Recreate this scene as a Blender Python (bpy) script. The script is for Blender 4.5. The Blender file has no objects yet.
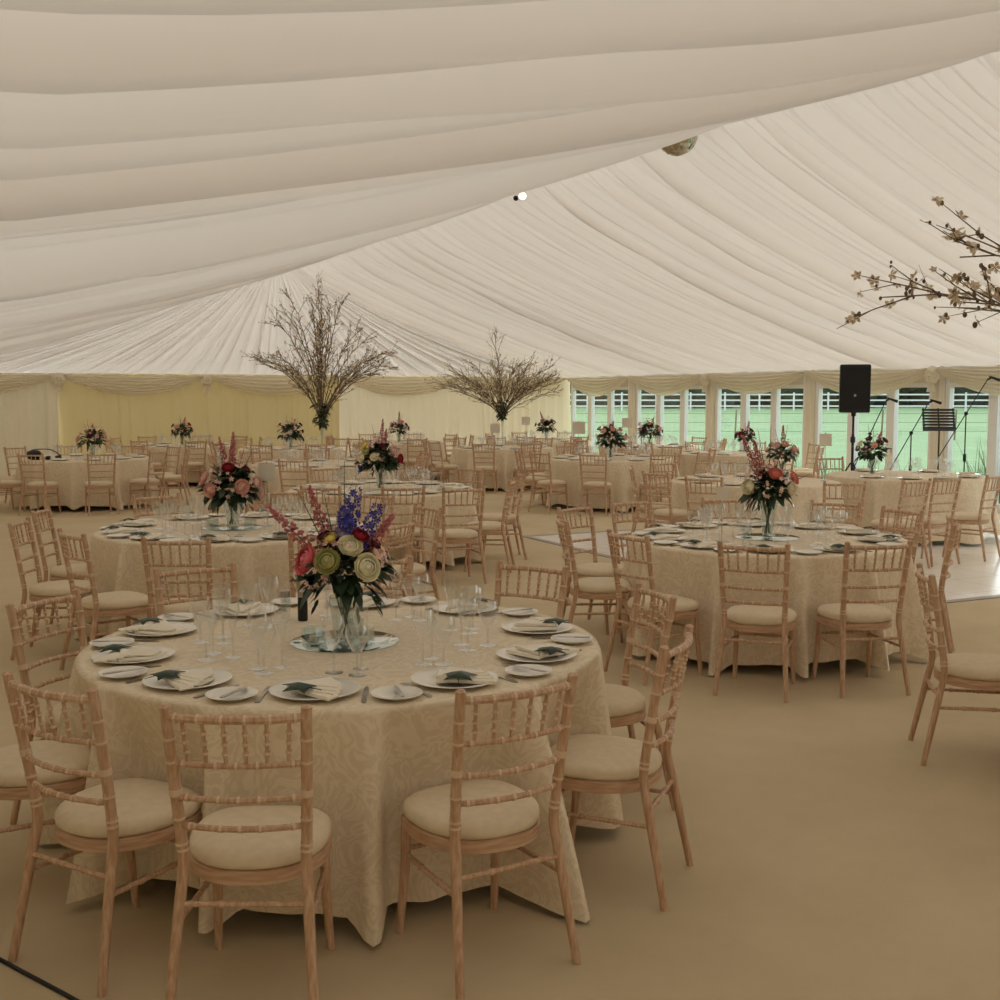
import bpy, math, random
from mathutils import Vector, Matrix, noise
PI = math.pi
sc = bpy.context.scene
COL = sc.collection
rnd = random.Random(11)

# ------------------------------------------------------------------ helpers
def s2l(c):
    return tuple(((v / 255) / 12.92 if v / 255 <= .04045 else ((v / 255 + .055) / 1.055) ** 2.4) for v in c)

class MB:
    def __init__(s): s.v = []; s.f = []; s.m = []; s.cur = 0
    def face(s, *i): s.f.append(i); s.m.append(s.cur)
    def grid(s, fn, nu, nv, closed_u=False):
        b = len(s.v)
        for j in range(nv):
            for i in range(nu): s.v.append(fn(i, j))
        for j in range(nv - 1):
            for i in range(nu if closed_u else nu - 1):
                k = (i + 1) % nu
                s.face(b + j * nu + i, b + j * nu + k, b + (j + 1) * nu + k, b + (j + 1) * nu + i)
        return b
    def box(s, a, c):
        b = len(s.v)
        for z in (a[2], c[2]):
            for x, y in ((a[0], a[1]), (c[0], a[1]), (c[0], c[1]), (a[0], c[1])): s.v.append((x, y, z))
        for q in ((3, 2, 1, 0), (4, 5, 6, 7), (0, 1, 5, 4), (1, 2, 6, 5), (2, 3, 7, 6), (3, 0, 4, 7)):
            s.face(*[b + i for i in q])
    def tube(s, pts, rad, n=8, caps=True, mark=None):
        pts = [Vector(p) for p in pts]; b = len(s.v); m = len(pts)
        if not hasattr(rad, '__len__'): rad = [rad] * m
        t0 = (pts[1] - pts[0]).normalized()
        ref = Vector((0, 0, 1)) if abs(t0.z) < .9 else Vector((1, 0, 0))
        nx = t0.cross(ref).normalized()
        for k in range(m):
            t = (pts[min(k + 1, m - 1)] - pts[max(k - 1, 0)])
            t = t.normalized() if t.length > 1e-9 else t0
            nx = (nx - t * nx.dot(t)); nx = nx.normalized() if nx.length > 1e-6 else t.orthogonal().normalized()
            ny = t.cross(nx)
            for i in range(n):
                a = 2 * PI * i / n
                s.v.append(tuple(pts[k] + (nx * math.cos(a) + ny * math.sin(a)) * rad[k]))
        c0 = s.cur
        for k in range(m - 1):
            s.cur = 1 if mark and rad[k] + rad[k + 1] > 2 * mark else c0
            for i in range(n):
                j = (i + 1) % n
                s.face(b + k * n + i, b + k * n + j, b + (k + 1) * n + j, b + (k + 1) * n + i)
        s.cur = c0
        if caps:
            s.face(*[b + i for i in reversed(range(n))]); s.face(*[b + (m - 1) * n + i for i in range(n)])
    def lathe(s, prof, n=24, c=(0, 0, 0), cap0=True, cap1=True):
        b = len(s.v); m = len(prof)
        for r, z in prof:
            for i in range(n):
                a = 2 * PI * i / n
                s.v.append((c[0] + r * math.cos(a), c[1] + r * math.sin(a), c[2] + z))
        for k in range(m - 1):
            for i in range(n):
                j = (i + 1) % n
                s.face(b + k * n + i, b + k * n + j, b + (k + 1) * n + j, b + (k + 1) * n + i)
        if cap0: s.face(*[b + i for i in reversed(range(n))])
        if cap1: s.face(*[b + (m - 1) * n + i for i in range(n)])
    def loft(s, loops, cap0=True, cap1=True):
        b = len(s.v); n = len(loops[0])
        for L in loops: s.v.extend(tuple(p) for p in L)
        for k in range(len(loops) - 1):
            for i in range(n):
                j = (i + 1) % n
                s.face(b + k * n + i, b + k * n + j, b + (k + 1) * n + j, b + (k + 1) * n + i)
        if cap0: s.face(*[b + i for i in reversed(range(n))])
        if cap1: s.face(*[b + (len(loops) - 1) * n + i for i in range(n)])
    def ball(s, c, r, nu=8, nv=6, sq=(1, 1, 1)):
        b = len(s.v)
        for j in range(nv + 1):
            t = PI * j / nv
            for i in range(nu):
                a = 2 * PI * i / nu
                s.v.append((c[0] + r * sq[0] * math.sin(t) * math.cos(a), c[1] + r * sq[1] * math.sin(t) * math.sin(a), c[2] + r * sq[2] * math.cos(t)))
        for j in range(nv):
            for i in range(nu):
                k = (i + 1) % nu
                s.face(b + j * nu + i, b + (j + 1) * nu + i, b + (j + 1) * nu + k, b + j * nu + k)
    def add(s, o, M):
        b = len(s.v)
        s.v.extend(tuple(M @ Vector(p)) for p in o.v)
        for f, m in zip(o.f, o.m): s.f.append(tuple(b + i for i in f)); s.m.append(m)
    def mesh(s, name, mats, smooth=True, angle=40):
        me = bpy.data.meshes.new(name); me.from_pydata(s.v, [], s.f)
        for m in (mats if isinstance(mats, (list, tuple)) else [mats]): me.materials.append(m)
        me.polygons.foreach_set('material_index', s.m)
        if smooth:
            me.polygons.foreach_set('use_smooth', [True] * len(s.f))
            if angle: me.set_sharp_from_angle(angle=math.radians(angle))
        me.update(); return me

def tag(o, label=None, cat=None, group=None, kind=None):
    if label: o['label'] = label
    if cat: o['category'] = cat
    if group: o['group'] = group
    if kind: o['kind'] = kind
    return o
def obj(name, me, parent=None, loc=None, rz=0):
    o = bpy.data.objects.new(name, me); COL.objects.link(o)
    if parent: o.parent = parent
    if loc: o.location = loc
    if rz: o.rotation_euler = (0, 0, rz)
    return o
def build(name, mb, mats, parent=None, loc=None, rz=0, smooth=True, angle=40):
    return obj(name, mb.mesh(name, mats, smooth, angle), parent, loc, rz)
def thing(name, loc, rz, label, cat, group=None):
    o = bpy.data.objects.new(name, None); COL.objects.link(o); o.empty_display_size = .1
    o.location = loc; o.rotation_euler = (0, 0, rz)
    return tag(o, label, cat, group)
def struct(name, mb, mats, **k):
    o = build(name, mb, mats, **k)
    if o.parent is None: o['kind'] = 'structure'
    return o
KIDS = {}
def dup(root, loc, rz, label, group=None, scale=None):
    r = root.copy(); COL.objects.link(r); r.location = loc; r.rotation_euler = (0, 0, rz); r['label'] = label
    if group: r['group'] = group
    if scale: r.scale = scale
    if root.name not in KIDS:
        KIDS[root.name] = [(c, list(c.children)) for c in root.children]
    for c, gs in KIDS[root.name]:
        d = c.copy(); COL.objects.link(d); d.parent = r
        for g in gs:
            e = g.copy(); COL.objects.link(e); e.parent = d
    return r
class Kind:      # first use moves the source itself, later uses copy it
    def __init__(s, o): s.o = o; s.used = False
    def put(s, loc, rz, label, group=None, scale=None):
        if not s.used:
            s.used = True; s.o.location = loc; s.o.rotation_euler = (0, 0, rz); s.o['label'] = label
            if group: s.o['group'] = group
            if scale: s.o.scale = scale
            return s.o
        return dup(s.o, loc, rz, label, group, scale or (1, 1, 1))

# ------------------------------------------------------------------ materials
def nodes(name):
    m = bpy.data.materials.new(name); m.use_nodes = True
    nt = m.node_tree; return m, nt, nt.nodes['Principled BSDF'], nt.nodes['Material Output']
def plain(name, rgb, rough=.6, metal=0, spec=.5, var=0, scale=8, bump=0, bscale=40):
    m, nt, b, out = nodes(name); c = s2l(rgb)
    b.inputs['Base Color'].default_value = (*c, 1); b.inputs['Roughness'].default_value = rough
    b.inputs['Metallic'].default_value = metal; b.inputs['Specular IOR Level'].default_value = spec
    if var or bump: tc = nt.nodes.new('ShaderNodeTexCoord')
    if var:
        n = nt.nodes.new('ShaderNodeTexNoise'); n.inputs['Scale'].default_value = scale; n.inputs['Detail'].default_value = 6
        nt.links.new(tc.outputs['Object'], n.inputs['Vector'])
        r = nt.nodes.new('ShaderNodeValToRGB')
        r.color_ramp.elements[0].color = (*[v * (1 - var) for v in c], 1); r.color_ramp.elements[1].color = (*[min(1, v * (1 + var)) for v in c], 1)
        r.color_ramp.elements[0].position = .3; r.color_ramp.elements[1].position = .7
        nt.links.new(n.outputs['Fac'], r.inputs['Fac']); nt.links.new(r.outputs['Color'], b.inputs['Base Color'])
    if bump:
        n2 = nt.nodes.new('ShaderNodeTexNoise'); n2.inputs['Scale'].default_value = bscale; n2.inputs['Detail'].default_value = 4
        nt.links.new(tc.outputs['Object'], n2.inputs['Vector'])
        bp = nt.nodes.new('ShaderNodeBump'); bp.inputs['Strength'].default_value = bump; bp.inputs['Distance'].default_value = .004
        nt.links.new(n2.outputs['Fac'], bp.inputs['Height']); nt.links.new(bp.outputs['Normal'], b.inputs['Normal'])
    return m
def fabric(name, rgb, trgb, fac, var=.05):
    m, nt, b, out = nodes(name); nt.nodes.remove(b)
    d = nt.nodes.new('ShaderNodeBsdfDiffuse'); t = nt.nodes.new('ShaderNodeBsdfTranslucent'); x = nt.nodes.new('ShaderNodeMixShader')
    tc = nt.nodes.new('ShaderNodeTexCoord'); n = nt.nodes.new('ShaderNodeTexNoise'); n.inputs['Scale'].default_value = 3; n.inputs['Detail'].default_value = 5
    nt.links.new(tc.outputs['Object'], n.inputs['Vector'])
    r = nt.nodes.new('ShaderNodeValToRGB'); c = s2l(rgb)
    r.color_ramp.elements[0].color = (*[v * (1 - var) for v in c], 1); r.color_ramp.elements[1].color = (*c, 1)
    nt.links.new(n.outputs['Fac'], r.inputs['Fac']); nt.links.new(r.outputs['Color'], d.inputs['Color'])
    t.inputs['Color'].default_value = (*s2l(trgb), 1); x.inputs['Fac'].default_value = fac
    nt.links.new(d.outputs[0], x.inputs[1]); nt.links.new(t.outputs[0], x.inputs[2]); nt.links.new(x.outputs[0], out.inputs['Surface'])
    return m
def glassy(name, tint, edge=.75, base=.05, power=2.2, rough=.03, body=0.0, brgb=(230, 235, 230)):
    m, nt, b, out = nodes(name); nt.nodes.remove(b)
    t = nt.nodes.new('ShaderNodeBsdfTransparent'); t.inputs['Color'].default_value = (*tint, 1)
    g = nt.nodes.new('ShaderNodeBsdfGlossy'); g.inputs['Roughness'].default_value = rough; g.inputs['Color'].default_value = (.95, .95, .95, 1)
    lw = nt.nodes.new('ShaderNodeLayerWeight'); lw.inputs['Blend'].default_value = .5
    p = nt.nodes.new('ShaderNodeMath'); p.operation = 'POWER'; p.inputs[1].default_value = power
    a = nt.nodes.new('ShaderNodeMath'); a.operation = 'MULTIPLY_ADD'; a.inputs[1].default_value = edge; a.inputs[2].default_value = base
    x = nt.nodes.new('ShaderNodeMixShader')
    nt.links.new(lw.outputs['Facing'], p.inputs[0]); nt.links.new(p.outputs[0], a.inputs[0]); nt.links.new(a.outputs[0], x.inputs['Fac'])
    nt.links.new(t.outputs[0], x.inputs[1]); nt.links.new(g.outputs[0], x.inputs[2])
    last = x
    if body:
        d = nt.nodes.new('ShaderNodeBsdfDiffuse'); d.inputs['Color'].default_value = (*s2l(brgb), 1)
        y = nt.nodes.new('ShaderNodeMixShader'); y.inputs['Fac'].default_value = body
        nt.links.new(x.outputs[0], y.inputs[1]); nt.links.new(d.outputs[0], y.inputs[2]); last = y
    nt.links.new(last.outputs[0], out.inputs['Surface']); return m

M = {}
M['liner'] = fabric('ivory_liner', (238, 231, 225), (236, 229, 218), .15)
M['front_liner'] = fabric('opaque_liner', (226, 214, 196), (220, 205, 180), .06)
M['lining'] = fabric('gold_lining', (212, 196, 152), (250, 222, 150), .05, .08)
M['pale_lining'] = fabric('pale_lining', (226, 216, 192), (226, 208, 170), .05, .08)
M['swag'] = fabric('swag_cloth', (246, 238, 222), (248, 238, 214), .32)
M['column'] = plain('ivory_column', (232, 222, 200), .8)
def carpet():
    m, nt, b, out = nodes('tan_carpet'); tc = nt.nodes.new('ShaderNodeTexCoord')
    n = nt.nodes.new('ShaderNodeTexNoise'); n.inputs['Scale'].default_value = 1.2; n.inputs['Detail'].default_value = 8; n.inputs['Roughness'].default_value = .65
    n2 = nt.nodes.new('ShaderNodeTexNoise'); n2.inputs['Scale'].default_value = 260; n2.inputs['Detail'].default_value = 2
    for q in (n, n2): nt.links.new(tc.outputs['Object'], q.inputs['Vector'])
    r = nt.nodes.new('ShaderNodeValToRGB'); r.color_ramp.elements[0].position = .3; r.color_ramp.elements[1].position = .7
    r.color_ramp.elements[0].color = (*s2l((198, 179, 146)), 1); r.color_ramp.elements[1].color = (*s2l((213, 194, 161)), 1)
    nt.links.new(n.outputs['Fac'], r.inputs['Fac']); nt.links.new(r.outputs['Color'], b.inputs['Base Color'])
    bp = nt.nodes.new('ShaderNodeBump'); bp.inputs['Strength'].default_value = .5; bp.inputs['Distance'].default_value = .004
    nt.links.new(n2.outputs['Fac'], bp.inputs['Height']); nt.links.new(bp.outputs['Normal'], b.inputs['Normal'])
    b.inputs['Roughness'].default_value = .95; b.inputs['Specular IOR Level'].default_value = .1; return m
M['carpet'] = carpet()
def limewash(nm, scl):
    m, nt, b, out = nodes(nm); tc = nt.nodes.new('ShaderNodeTexCoord')
    mp = nt.nodes.new('ShaderNodeMapping'); mp.inputs['Scale'].default_value = scl
    n = nt.nodes.new('ShaderNodeTexNoise'); n.inputs['Scale'].default_value = 1.6; n.inputs['Detail'].default_value = 6
    nt.links.new(tc.outputs['Object'], mp.inputs['Vector']); nt.links.new(mp.outputs[0], n.inputs['Vector'])
    r = nt.nodes.new('ShaderNodeValToRGB')
    r.color_ramp.elements[0].position = .35; r.color_ramp.elements[0].color = (*s2l((184, 142, 110)), 1)
    r.color_ramp.elements[1].position = .72; r.color_ramp.elements[1].color = (*s2l((215, 183, 153)), 1)
    nt.links.new(n.outputs['Fac'], r.inputs['Fac']); nt.links.new(r.outputs['Color'], b.inputs['Base Color'])
    b.inputs['Roughness'].default_value = .5; return m
M['wood'] = limewash('limewashed_wood', (60, 60, 7)); M['bent'] = limewash('limewashed_bent_wood', (7, 7, 60))
M['wash'] = plain('chalky_ring', (222, 197, 168), .65)
M['pad'] = plain('cream_seat_fabric', (226, 208, 180), .9, spec=.15, var=.05, scale=30, bump=.3, bscale=220)
def damask():
    m, nt, b, out = nodes('ivory_damask'); tc = nt.nodes.new('ShaderNodeTexCoord')
    n = nt.nodes.new('ShaderNodeTexNoise'); n.inputs['Scale'].default_value = 7; n.inputs['Detail'].default_value = 2.5; n.inputs['Distortion'].default_value = 2.2
    nt.links.new(tc.outputs['Object'], n.inputs['Vector'])
    w = nt.nodes.new('ShaderNodeMath'); w.operation = 'PINGPONG'; w.inputs[1].default_value = .09
    nt.links.new(n.outputs['Fac'], w.inputs[0])
    r = nt.nodes.new('ShaderNodeValToRGB'); r.color_ramp.elements[0].position = .03; r.color_ramp.elements[1].position = .06
    r.color_ramp.elements[0].color = (*s2l((226, 208, 180)), 1); r.color_ramp.elements[1].color = (*s2l((236, 220, 194)), 1)
    nt.links.new(w.outputs[0], r.inputs['Fac']); nt.links.new(r.outputs['Color'], b.inputs['Base Color'])
    b.inputs['Roughness'].default_value = .75; b.inputs['Specular IOR Level'].default_value = .25
    bp = nt.nodes.new('ShaderNodeBump'); bp.inputs['Strength'].default_value = .12; bp.inputs['Distance'].default_value = .003
    nt.links.new(r.outputs['Color'], bp.inputs['Height']); nt.links.new(bp.outputs['Normal'], b.inputs['Normal']); return m
M['cloth'] = damask()
M['china'] = plain('white_china', (236, 230, 218), .18)
M['napkin'] = plain('cream_napkin', (242, 232, 214), .85, spec=.2)
M['ivy'] = plain('dark_ivy', (30, 54, 32), .4, var=.25, scale=60)
M['steel'] = plain('steel', (178, 172, 164), .28, metal=1)
M['glass'] = glassy('clear_glass', (.965, .97, .965), edge=.8, base=.05, power=1.7, body=.035, brgb=(245, 240, 232))
M['vase'] = glassy('vase_glass', (.92, .95, .94), edge=.7, base=.05, body=.04, brgb=(200, 215, 205))
M['pane'] = glassy('window_glass', (.93, .97, .97), edge=.5, base=.03, power=3, rough=.0)
M['mirror'] = plain('mirror_glass', (205, 215, 212), .03, metal=1)
M['candle'] = plain('white_wax', (236, 232, 222), .5)
M['black'] = plain('black_plastic', (18, 18, 20), .5)
M['grille'] = plain('black_grille', (12, 12, 13), .7, bump=.6, bscale=300)
M['silver'] = plain('silver_badge', (190, 190, 190), .3, metal=1)
M['blackmetal'] = plain('black_metal', (20, 21, 24), .4)
M['white_frame'] = plain('white_frame', (240, 240, 236), .45)
M['fence'] = plain('weathered_white', (200, 204, 204), .7)
M['card'] = plain('white_card', (226, 216, 200), .8)
M['leaf'] = plain('green_leaf', (46, 66, 40), .5, var=.3, scale=25)
M['pale_leaf'] = plain('pale_leaf', (116, 126, 92), .6, var=.25, scale=25)
M['twig'] = plain('brown_twig', (118, 102, 82), .8)
M['blossom'] = plain('cream_blossom', (218, 198, 168), .8)
M['stemgreen'] = plain('stem_green', (70, 88, 52), .6)
FL = {'pink': (226, 116, 122), 'peach': (240, 186, 168), 'blush': (230, 190, 176), 'cream': (246, 236, 200), 'green': (186, 180, 118), 'red': (150, 18, 34),
      'wine': (92, 26, 40), 'blue': (62, 62, 160), 'mauve': (150, 130, 160), 'astilbe': (196, 116, 118), 'white': (236, 230, 220), 'yellow': (236, 214, 120), 'coral': (228, 132, 118)}
for k, v in FL.items(): M['f_' + k] = plain('petal_' + k, v, .7, var=.12, scale=20)

# ------------------------------------------------------------------ layout (metres; x across the tent, y towards the far gable)
XL, XR, YF, YB, RX = -.9, 14.1, -5.5, 25.5, 6.7
EAVE, RIDGE = 2.19, 4.88
TABLES = {
  'A': (1.41, 4.40, 1.02), 'B': (1.90, 8.60, 0.99), 'D': (5.11, 6.41, 0.95), 'C': (4.13, 11.55, 0.97), 'R': (5.29, 2.98, 1.0),
  'E': (8.34, 10.71, .95), 'F': (10.62, 10.68, .95), 'G': (9.39, 15.63, 1.0), 'H': (12.13, 16.15, 0.95), 'I': (12.30, 19.06, 0.95),
  'J': (9.47, 19.75, 0.95), 'K': (11.84, 22.38, 0.92), 'L': (4.88, 16.18, 1.0), 'M': (5.78, 21.17, 0.95), 'N': (8.52, 22.75, 0.95),
  'O': (1.97, 19.23, 0.98), 'P': (4.26, 23.45, 0.95),
}
CHAIRS = {   # x, y, heading in degrees, place on the clock face of the table
  'A': [(2.39,4.96,122,1), (2.48,4.22,79,2), (2.10,3.52,43,4), (1.46,3.24,5,5), (0.79,3.31,334,6), (0.46,3.73,303,7), (0.23,4.34,273,8), (0.52,4.94,224,9), (1.11,5.48,187,10), (1.87,5.45,154,11)],
  'B': [(2.50,9.78,154,12), (3.05,9.18,118,1), (3.03,8.12,98,3), (2.53,7.39,39,4), (2.10,7.08,349,5), (1.31,7.18,334,6), (0.92,7.62,286,7), (0.66,8.27,250,8), (0.85,9.07,250,9), (1.63,9.80,191,11)],
  'D': [(5.63,7.51,154,12), (6.11,6.97,121,1), (6.12,6.44,90,2), (5.81,5.78,43,4), (4.88,5.27,343,6), (4.31,5.46,312,7), (3.99,6.04,275,8), (4.01,6.82,249,9), (4.38,7.42,203,10), (4.94,7.62,185,11)],
  'C': [(4.71,12.66,154,12), (5.23,12.13,118,1), (5.30,11.16,73,3), (4.83,10.46,59,4), (4.29,9.94,352,5), (3.87,10.28,343,6), (3.28,10.60,320,7), (2.97,11.33,281,8), (3.08,12.16,244,9), (4.01,12.82,185,11)],
  'R': [(4.10,2.98,253,8), (4.44,3.96,233,10)],
  'E': [(8.95,11.80,154,12), (7.93,8.85,329,6), (7.15,9.88,305,7), (7.20,10.69,281,8), (7.44,11.41,239,9), (8.12,11.91,191,11)],
  'F': [(9.85,8.99,20,5), (9.15,8.91,4,6), (8.64,8.82,4,7), (10.69,11.96,166,11)],
  'G': [(10.25,16.61,144,1), (10.61,16.03,110,2), (10.63,15.11,67,3), (10.05,14.48,26,4), (9.36,14.33,352,5), (8.55,14.65,318,7), (8.13,15.28,290,8), (8.25,16.09,253,9), (8.74,16.77,211,10), (9.45,16.94,180,11)],
  'H': [(13.08,16.90,129,1), (13.40,15.93,79,2), (12.91,15.24,36,4), (12.03,14.93,1,5), (11.14,15.34,308,7), (10.86,16.24,273,8), (11.34,17.15,221,10), (12.31,17.35,173,11)],
  'I': [(12.97,20.09,142,12), (13.53,19.44,102,2), (13.40,18.55,59,3), (12.84,17.98,31,4), (12.04,17.81,349,6), (11.33,18.36,311,7), (11.09,19.14,271,8), (11.49,20.00,215,10), (12.24,20.32,188,11)],
  'J': [(10.53,20.34,126,1), (10.64,19.48,71,3), (10.12,18.73,31,4), (9.37,18.56,356,5), (8.68,18.79,327,6), (8.25,19.60,280,8), (8.43,20.43,243,9), (9.11,20.94,198,10), (9.90,20.89,159,11)],
  'K': [(12.68,23.24,138,1), (13.06,22.39,84,2), (12.68,21.51,37,4), (11.83,21.17,353,5), (10.97,21.59,319,7), (10.66,22.32,273,8), (11.09,23.26,223,10), (11.88,23.61,182,11)],
  'L': [(5.88,16.93,131,1), (6.17,16.06,88,2), (5.81,15.31,51,4), (5.03,14.91,8,5), (4.23,15.09,327,6), (3.72,15.72,289,7), (3.66,16.69,246,9), (4.26,17.25,208,10), (5.17,17.39,166,11)],
  'M': [(6.81,21.91,124,1), (6.98,21.01,86,2), (6.63,20.23,47,4), (5.83,19.98,3,5), (5.06,20.12,325,6), (4.62,20.93,288,8), (4.68,21.71,250,9), (5.31,22.30,202,10), (6.16,22.32,166,11)],
  'N': [(9.16,23.75,149,12), (9.66,23.15,107,1), (9.73,22.34,74,3), (9.22,21.67,29,4), (8.36,21.47,352,5), (7.50,22.01,301,7), (7.25,22.69,274,8), (7.52,23.51,239,9), (8.35,24.00,182,11)],
  'O': [(2.73,20.27,150,12), (3.17,19.62,112,2), (3.22,18.88,72,3), (2.72,18.24,42,4), (2.01,17.91,3,5), (1.23,18.18,325,6), (0.78,18.80,294,7), (0.79,19.59,253,9), (1.14,20.23,213,10), (1.86,20.52,178,11)],
  'P': [(5.33,24.09,119,1), (5.45,23.20,76,3), (5.06,22.57,42,4), (4.19,22.26,3,5), (3.43,22.60,310,7), (3.02,23.22,279,8), (3.26,24.12,234,9), (3.83,24.63,198,10), (4.74,24.57,152,11)],
}
WHERE = {'A': 'the nearest table', 'B': 'the left astilbe table', 'C': 'the table behind blue delphiniums', 'D': 'the right mirror table',
         'R': 'the table cut off at right', 'E': 'the dance floor card table', 'F': 'the table by the music stand', 'G': 'the mid-hall red-peach bouquet table',
         'H': 'the window table right of mid-hall', 'I': 'the window table behind mid-hall', 'J': 'the table with the spreading twig tree', 'K': 'the far table in the window corner',
         'L': 'the table with the tall twig tree', 'M': 'the far table left of twigs', 'N': 'the far table between twig trees', 'O': 'the far left bag table', 'P': 'the back wall table at left'}
HOUR = ['', 'one', 'two', 'three', 'four', 'five', 'six', 'seven', 'eight', 'nine', 'ten', 'eleven', 'twelve']
DFZ = .006
def base_z(t): return DFZ if t in 'EF' else 0.0

# ------------------------------------------------------------------ folds for the hung fabric
def lobes(rg, total, lo, hi, alo, ahi):
    out = []; p = -1.0
    while p < total + 1:
        w = rg.uniform(lo, hi); out.append((p, w, rg.uniform(alo, ahi), rg.uniform(.6, .88))); p += w
    return out
def lobe_fn(L):
    starts = [l[0] for l in L]
    import bisect
    def f(v):
        k = max(0, min(len(L) - 1, bisect.bisect_right(starts, v) - 1)); p, w, a, sk = L[k]
        t = min(1, max(0, (v - p) / w))
        if t < sk: return a * (t / sk) ** 1.7
        t = (t - sk) / (1 - sk)
        return a * (.5 + .5 * math.cos(PI * t))
    return f
def slope(name, x0, x1, seed, sag, big, small):
    rg = random.Random(seed); Lm = YB - YF
    f1 = lobe_fn(lobes(rg, Lm, *big)); f2 = lobe_fn(lobes(rg, Lm, *small)); f3 = lobe_fn(lobes(rg, Lm, .05, .12, .002, .007))
    nu, nv = 44, int(Lm / .028); mb = MB(); ph = rg.uniform(0, 9)
    def P(i, j):
        u = i / (nu - 1); v = Lm * j / (nv - 1)
        env = min(1, u * 6 + .25) * min(1, (1 - u) * 7 + .12)
        d1 = .10 * math.sin(v * .9 + ph + u * 2.2) * u; d2 = .07 * math.sin(v * 1.7 + ph * 2 - u * 3.1) * u
        h = f1(v + d1) + f2(v + d1 + d2 + .12 * u) + f3(v + d2 - .1 * u)
        z = RIDGE + (EAVE - RIDGE) * u - 4 * sag * (1.32 - .024 * v + (.055 * max(0, 10.5 - v) if x1 < x0 else 0)) * u * (1 - u) * (1.25 - .5 * u) - h * env
        return (x0 + (x1 - x0) * u, YF + v, z)
    mb.grid(P, nu, nv)
    return struct(name, mb, M['liner'], angle=0)
slope('ceiling_left', RX, XL, 5, .45, (.28, .68, .08, .20), (.1, .34, .015, .085))
slope('ceiling_right', RX, XR, 8, .36, (.3, .8, .10, .24), (.09, .26, .02, .075))
# gable lining: a fan gathered at the ridge
def gable(y, inward, name, seed):
    rg = random.Random(seed); f1 = lobe_fn(lobes(rg, 16, .25, .6, .08, .22)); f2 = lobe_fn(lobes(rg, 16, .08, .22, .015, .05))
    nu, nv = 420, 26; mb = MB()
    def P(i, j):
        s = i / (nu - 1); t = .02 + .98 * j / (nv - 1)
        xb = XL + (XR - XL) * s; w = 15 * s
        x = RX + (xb - RX) * t; z = RIDGE + (EAVE - RIDGE) * t
        edge = abs(s - .5) * 2
        z -= (4 * .40 * t * (1 - t)) * edge * (1.25 - .5 * t) * .9
        return (x, y + inward * ((f1(w) + f2(w + .2 * t)) * min(1, t * 1.3) * min(1, (1 - t) * 6 + .2)), z)
    mb.grid(P, nu, nv); return struct(name, mb, M['liner'], angle=0)
gable(YB, -1, 'ceiling_back', 21)
mb = MB(); mb.grid(lambda i, j: (RX + ((XL, XR)[i] - RX) * (j + .01) / 1.01, YF, RIDGE + (EAVE - RIDGE) * j), 2, 2); struct('ceiling_front', mb, M['front_liner'])
# pleated walls
def pleated(name, p0, p1, inward, seed, mat, step=.03, amp=1, zt=EAVE):
    rg = random.Random(seed); a = Vector((*p0, 0)); b = Vector((*p1, 0)); Lm = (b - a).length; d = (b - a).normalized(); n = Vector((*inward, 0))
    f1 = lobe_fn(lobes(rg, Lm, .12, .32, .03 * amp, .085 * amp)); f2 = lobe_fn(lobes(rg, Lm, .05, .1, .003, .012))
    nu = max(2, int(Lm / step)); mb = MB()
    def P(i, j):
        v = Lm * i / (nu - 1); t = j / 7
        q = a + d * v + n * (f1(v + .03 * math.sin(t * 3 + v)) + f2(v)) * (.25 + .75 * t)
        return (q.x, q.y, zt * (1 - t))
    mb.grid(P, nu, 8); return struct(name, mb, mat, angle=0)
w3 = [XR - 3 * k for k in range(6)]
M['window_lit_lining'] = fabric('window_lit_lining', (228, 217, 186), (250, 235, 200), .09, .06)  # paler version of the gold lining: daylight from the windows painted into its colour
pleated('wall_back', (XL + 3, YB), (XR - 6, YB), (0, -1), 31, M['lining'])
pleated('wall_back_right', (XR - 6, YB), (XR, YB), (0, -1), 35, M['window_lit_lining'])
pleated('wall_back_left', (XL, YB), (XL + 3, YB), (0, -1), 32, M['pale_lining'], amp=2)  # same wall, differently lit bay: the light is put into a paler colour
pleated('wall_left', (XL, YF), (XL, YB), (1, 0), 33, M['pale_lining'], step=.05)
pleated('wall_front', (XL, YF), (XR, YF), (0, 1), 34, M['pale_lining'], step=.08)
# floor, dance floor
mb = MB(); mb.grid(lambda i, j: ((XL, XR + .1)[i], (YF, YB)[j], 0), 2, 2); struct('floor', mb, M['carpet'])
def dance_mat():
    m, nt, b, out = nodes('white_dance_floor'); tc = nt.nodes.new('ShaderNodeTexCoord')
    br = nt.nodes.new('ShaderNodeTexBrick'); br.offset = 0; br.inputs['Scale'].default_value = 1
    br.inputs['Brick Width'].default_value = .61; br.inputs['Row Height'].default_value = .61; br.inputs['Mortar Size'].default_value = .003
    br.inputs['Color1'].default_value = (*s2l((246, 242, 236)), 1); br.inputs['Color2'].default_value = (*s2l((242, 237, 230)), 1); br.inputs['Mortar'].default_value = (*s2l((170, 160, 150)), 1)
    nt.links.new(tc.outputs['Object'], br.inputs['Vector']); nt.links.new(br.outputs['Color'], b.inputs['Base Color'])
    b.inputs['Roughness'].default_value = .22; b.inputs['Specular IOR Level'].default_value = .35; return m
df = thing('dance_floor', (0, 0, 0), 0, 'glossy white panel dance floor laid over the tan carpet', 'dance floor')
DX0, DX1, DY0, DY1 = 6.45, 13.3, 7.15, 12.65
mb = MB(); mb.box((DX0, DY0, .001), (DX1, DY1, DFZ)); build('panel_surface', mb, dance_mat(), df)
M['alu'] = plain('grey_edge', (150, 142, 132), .45, metal=.6)
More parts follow.
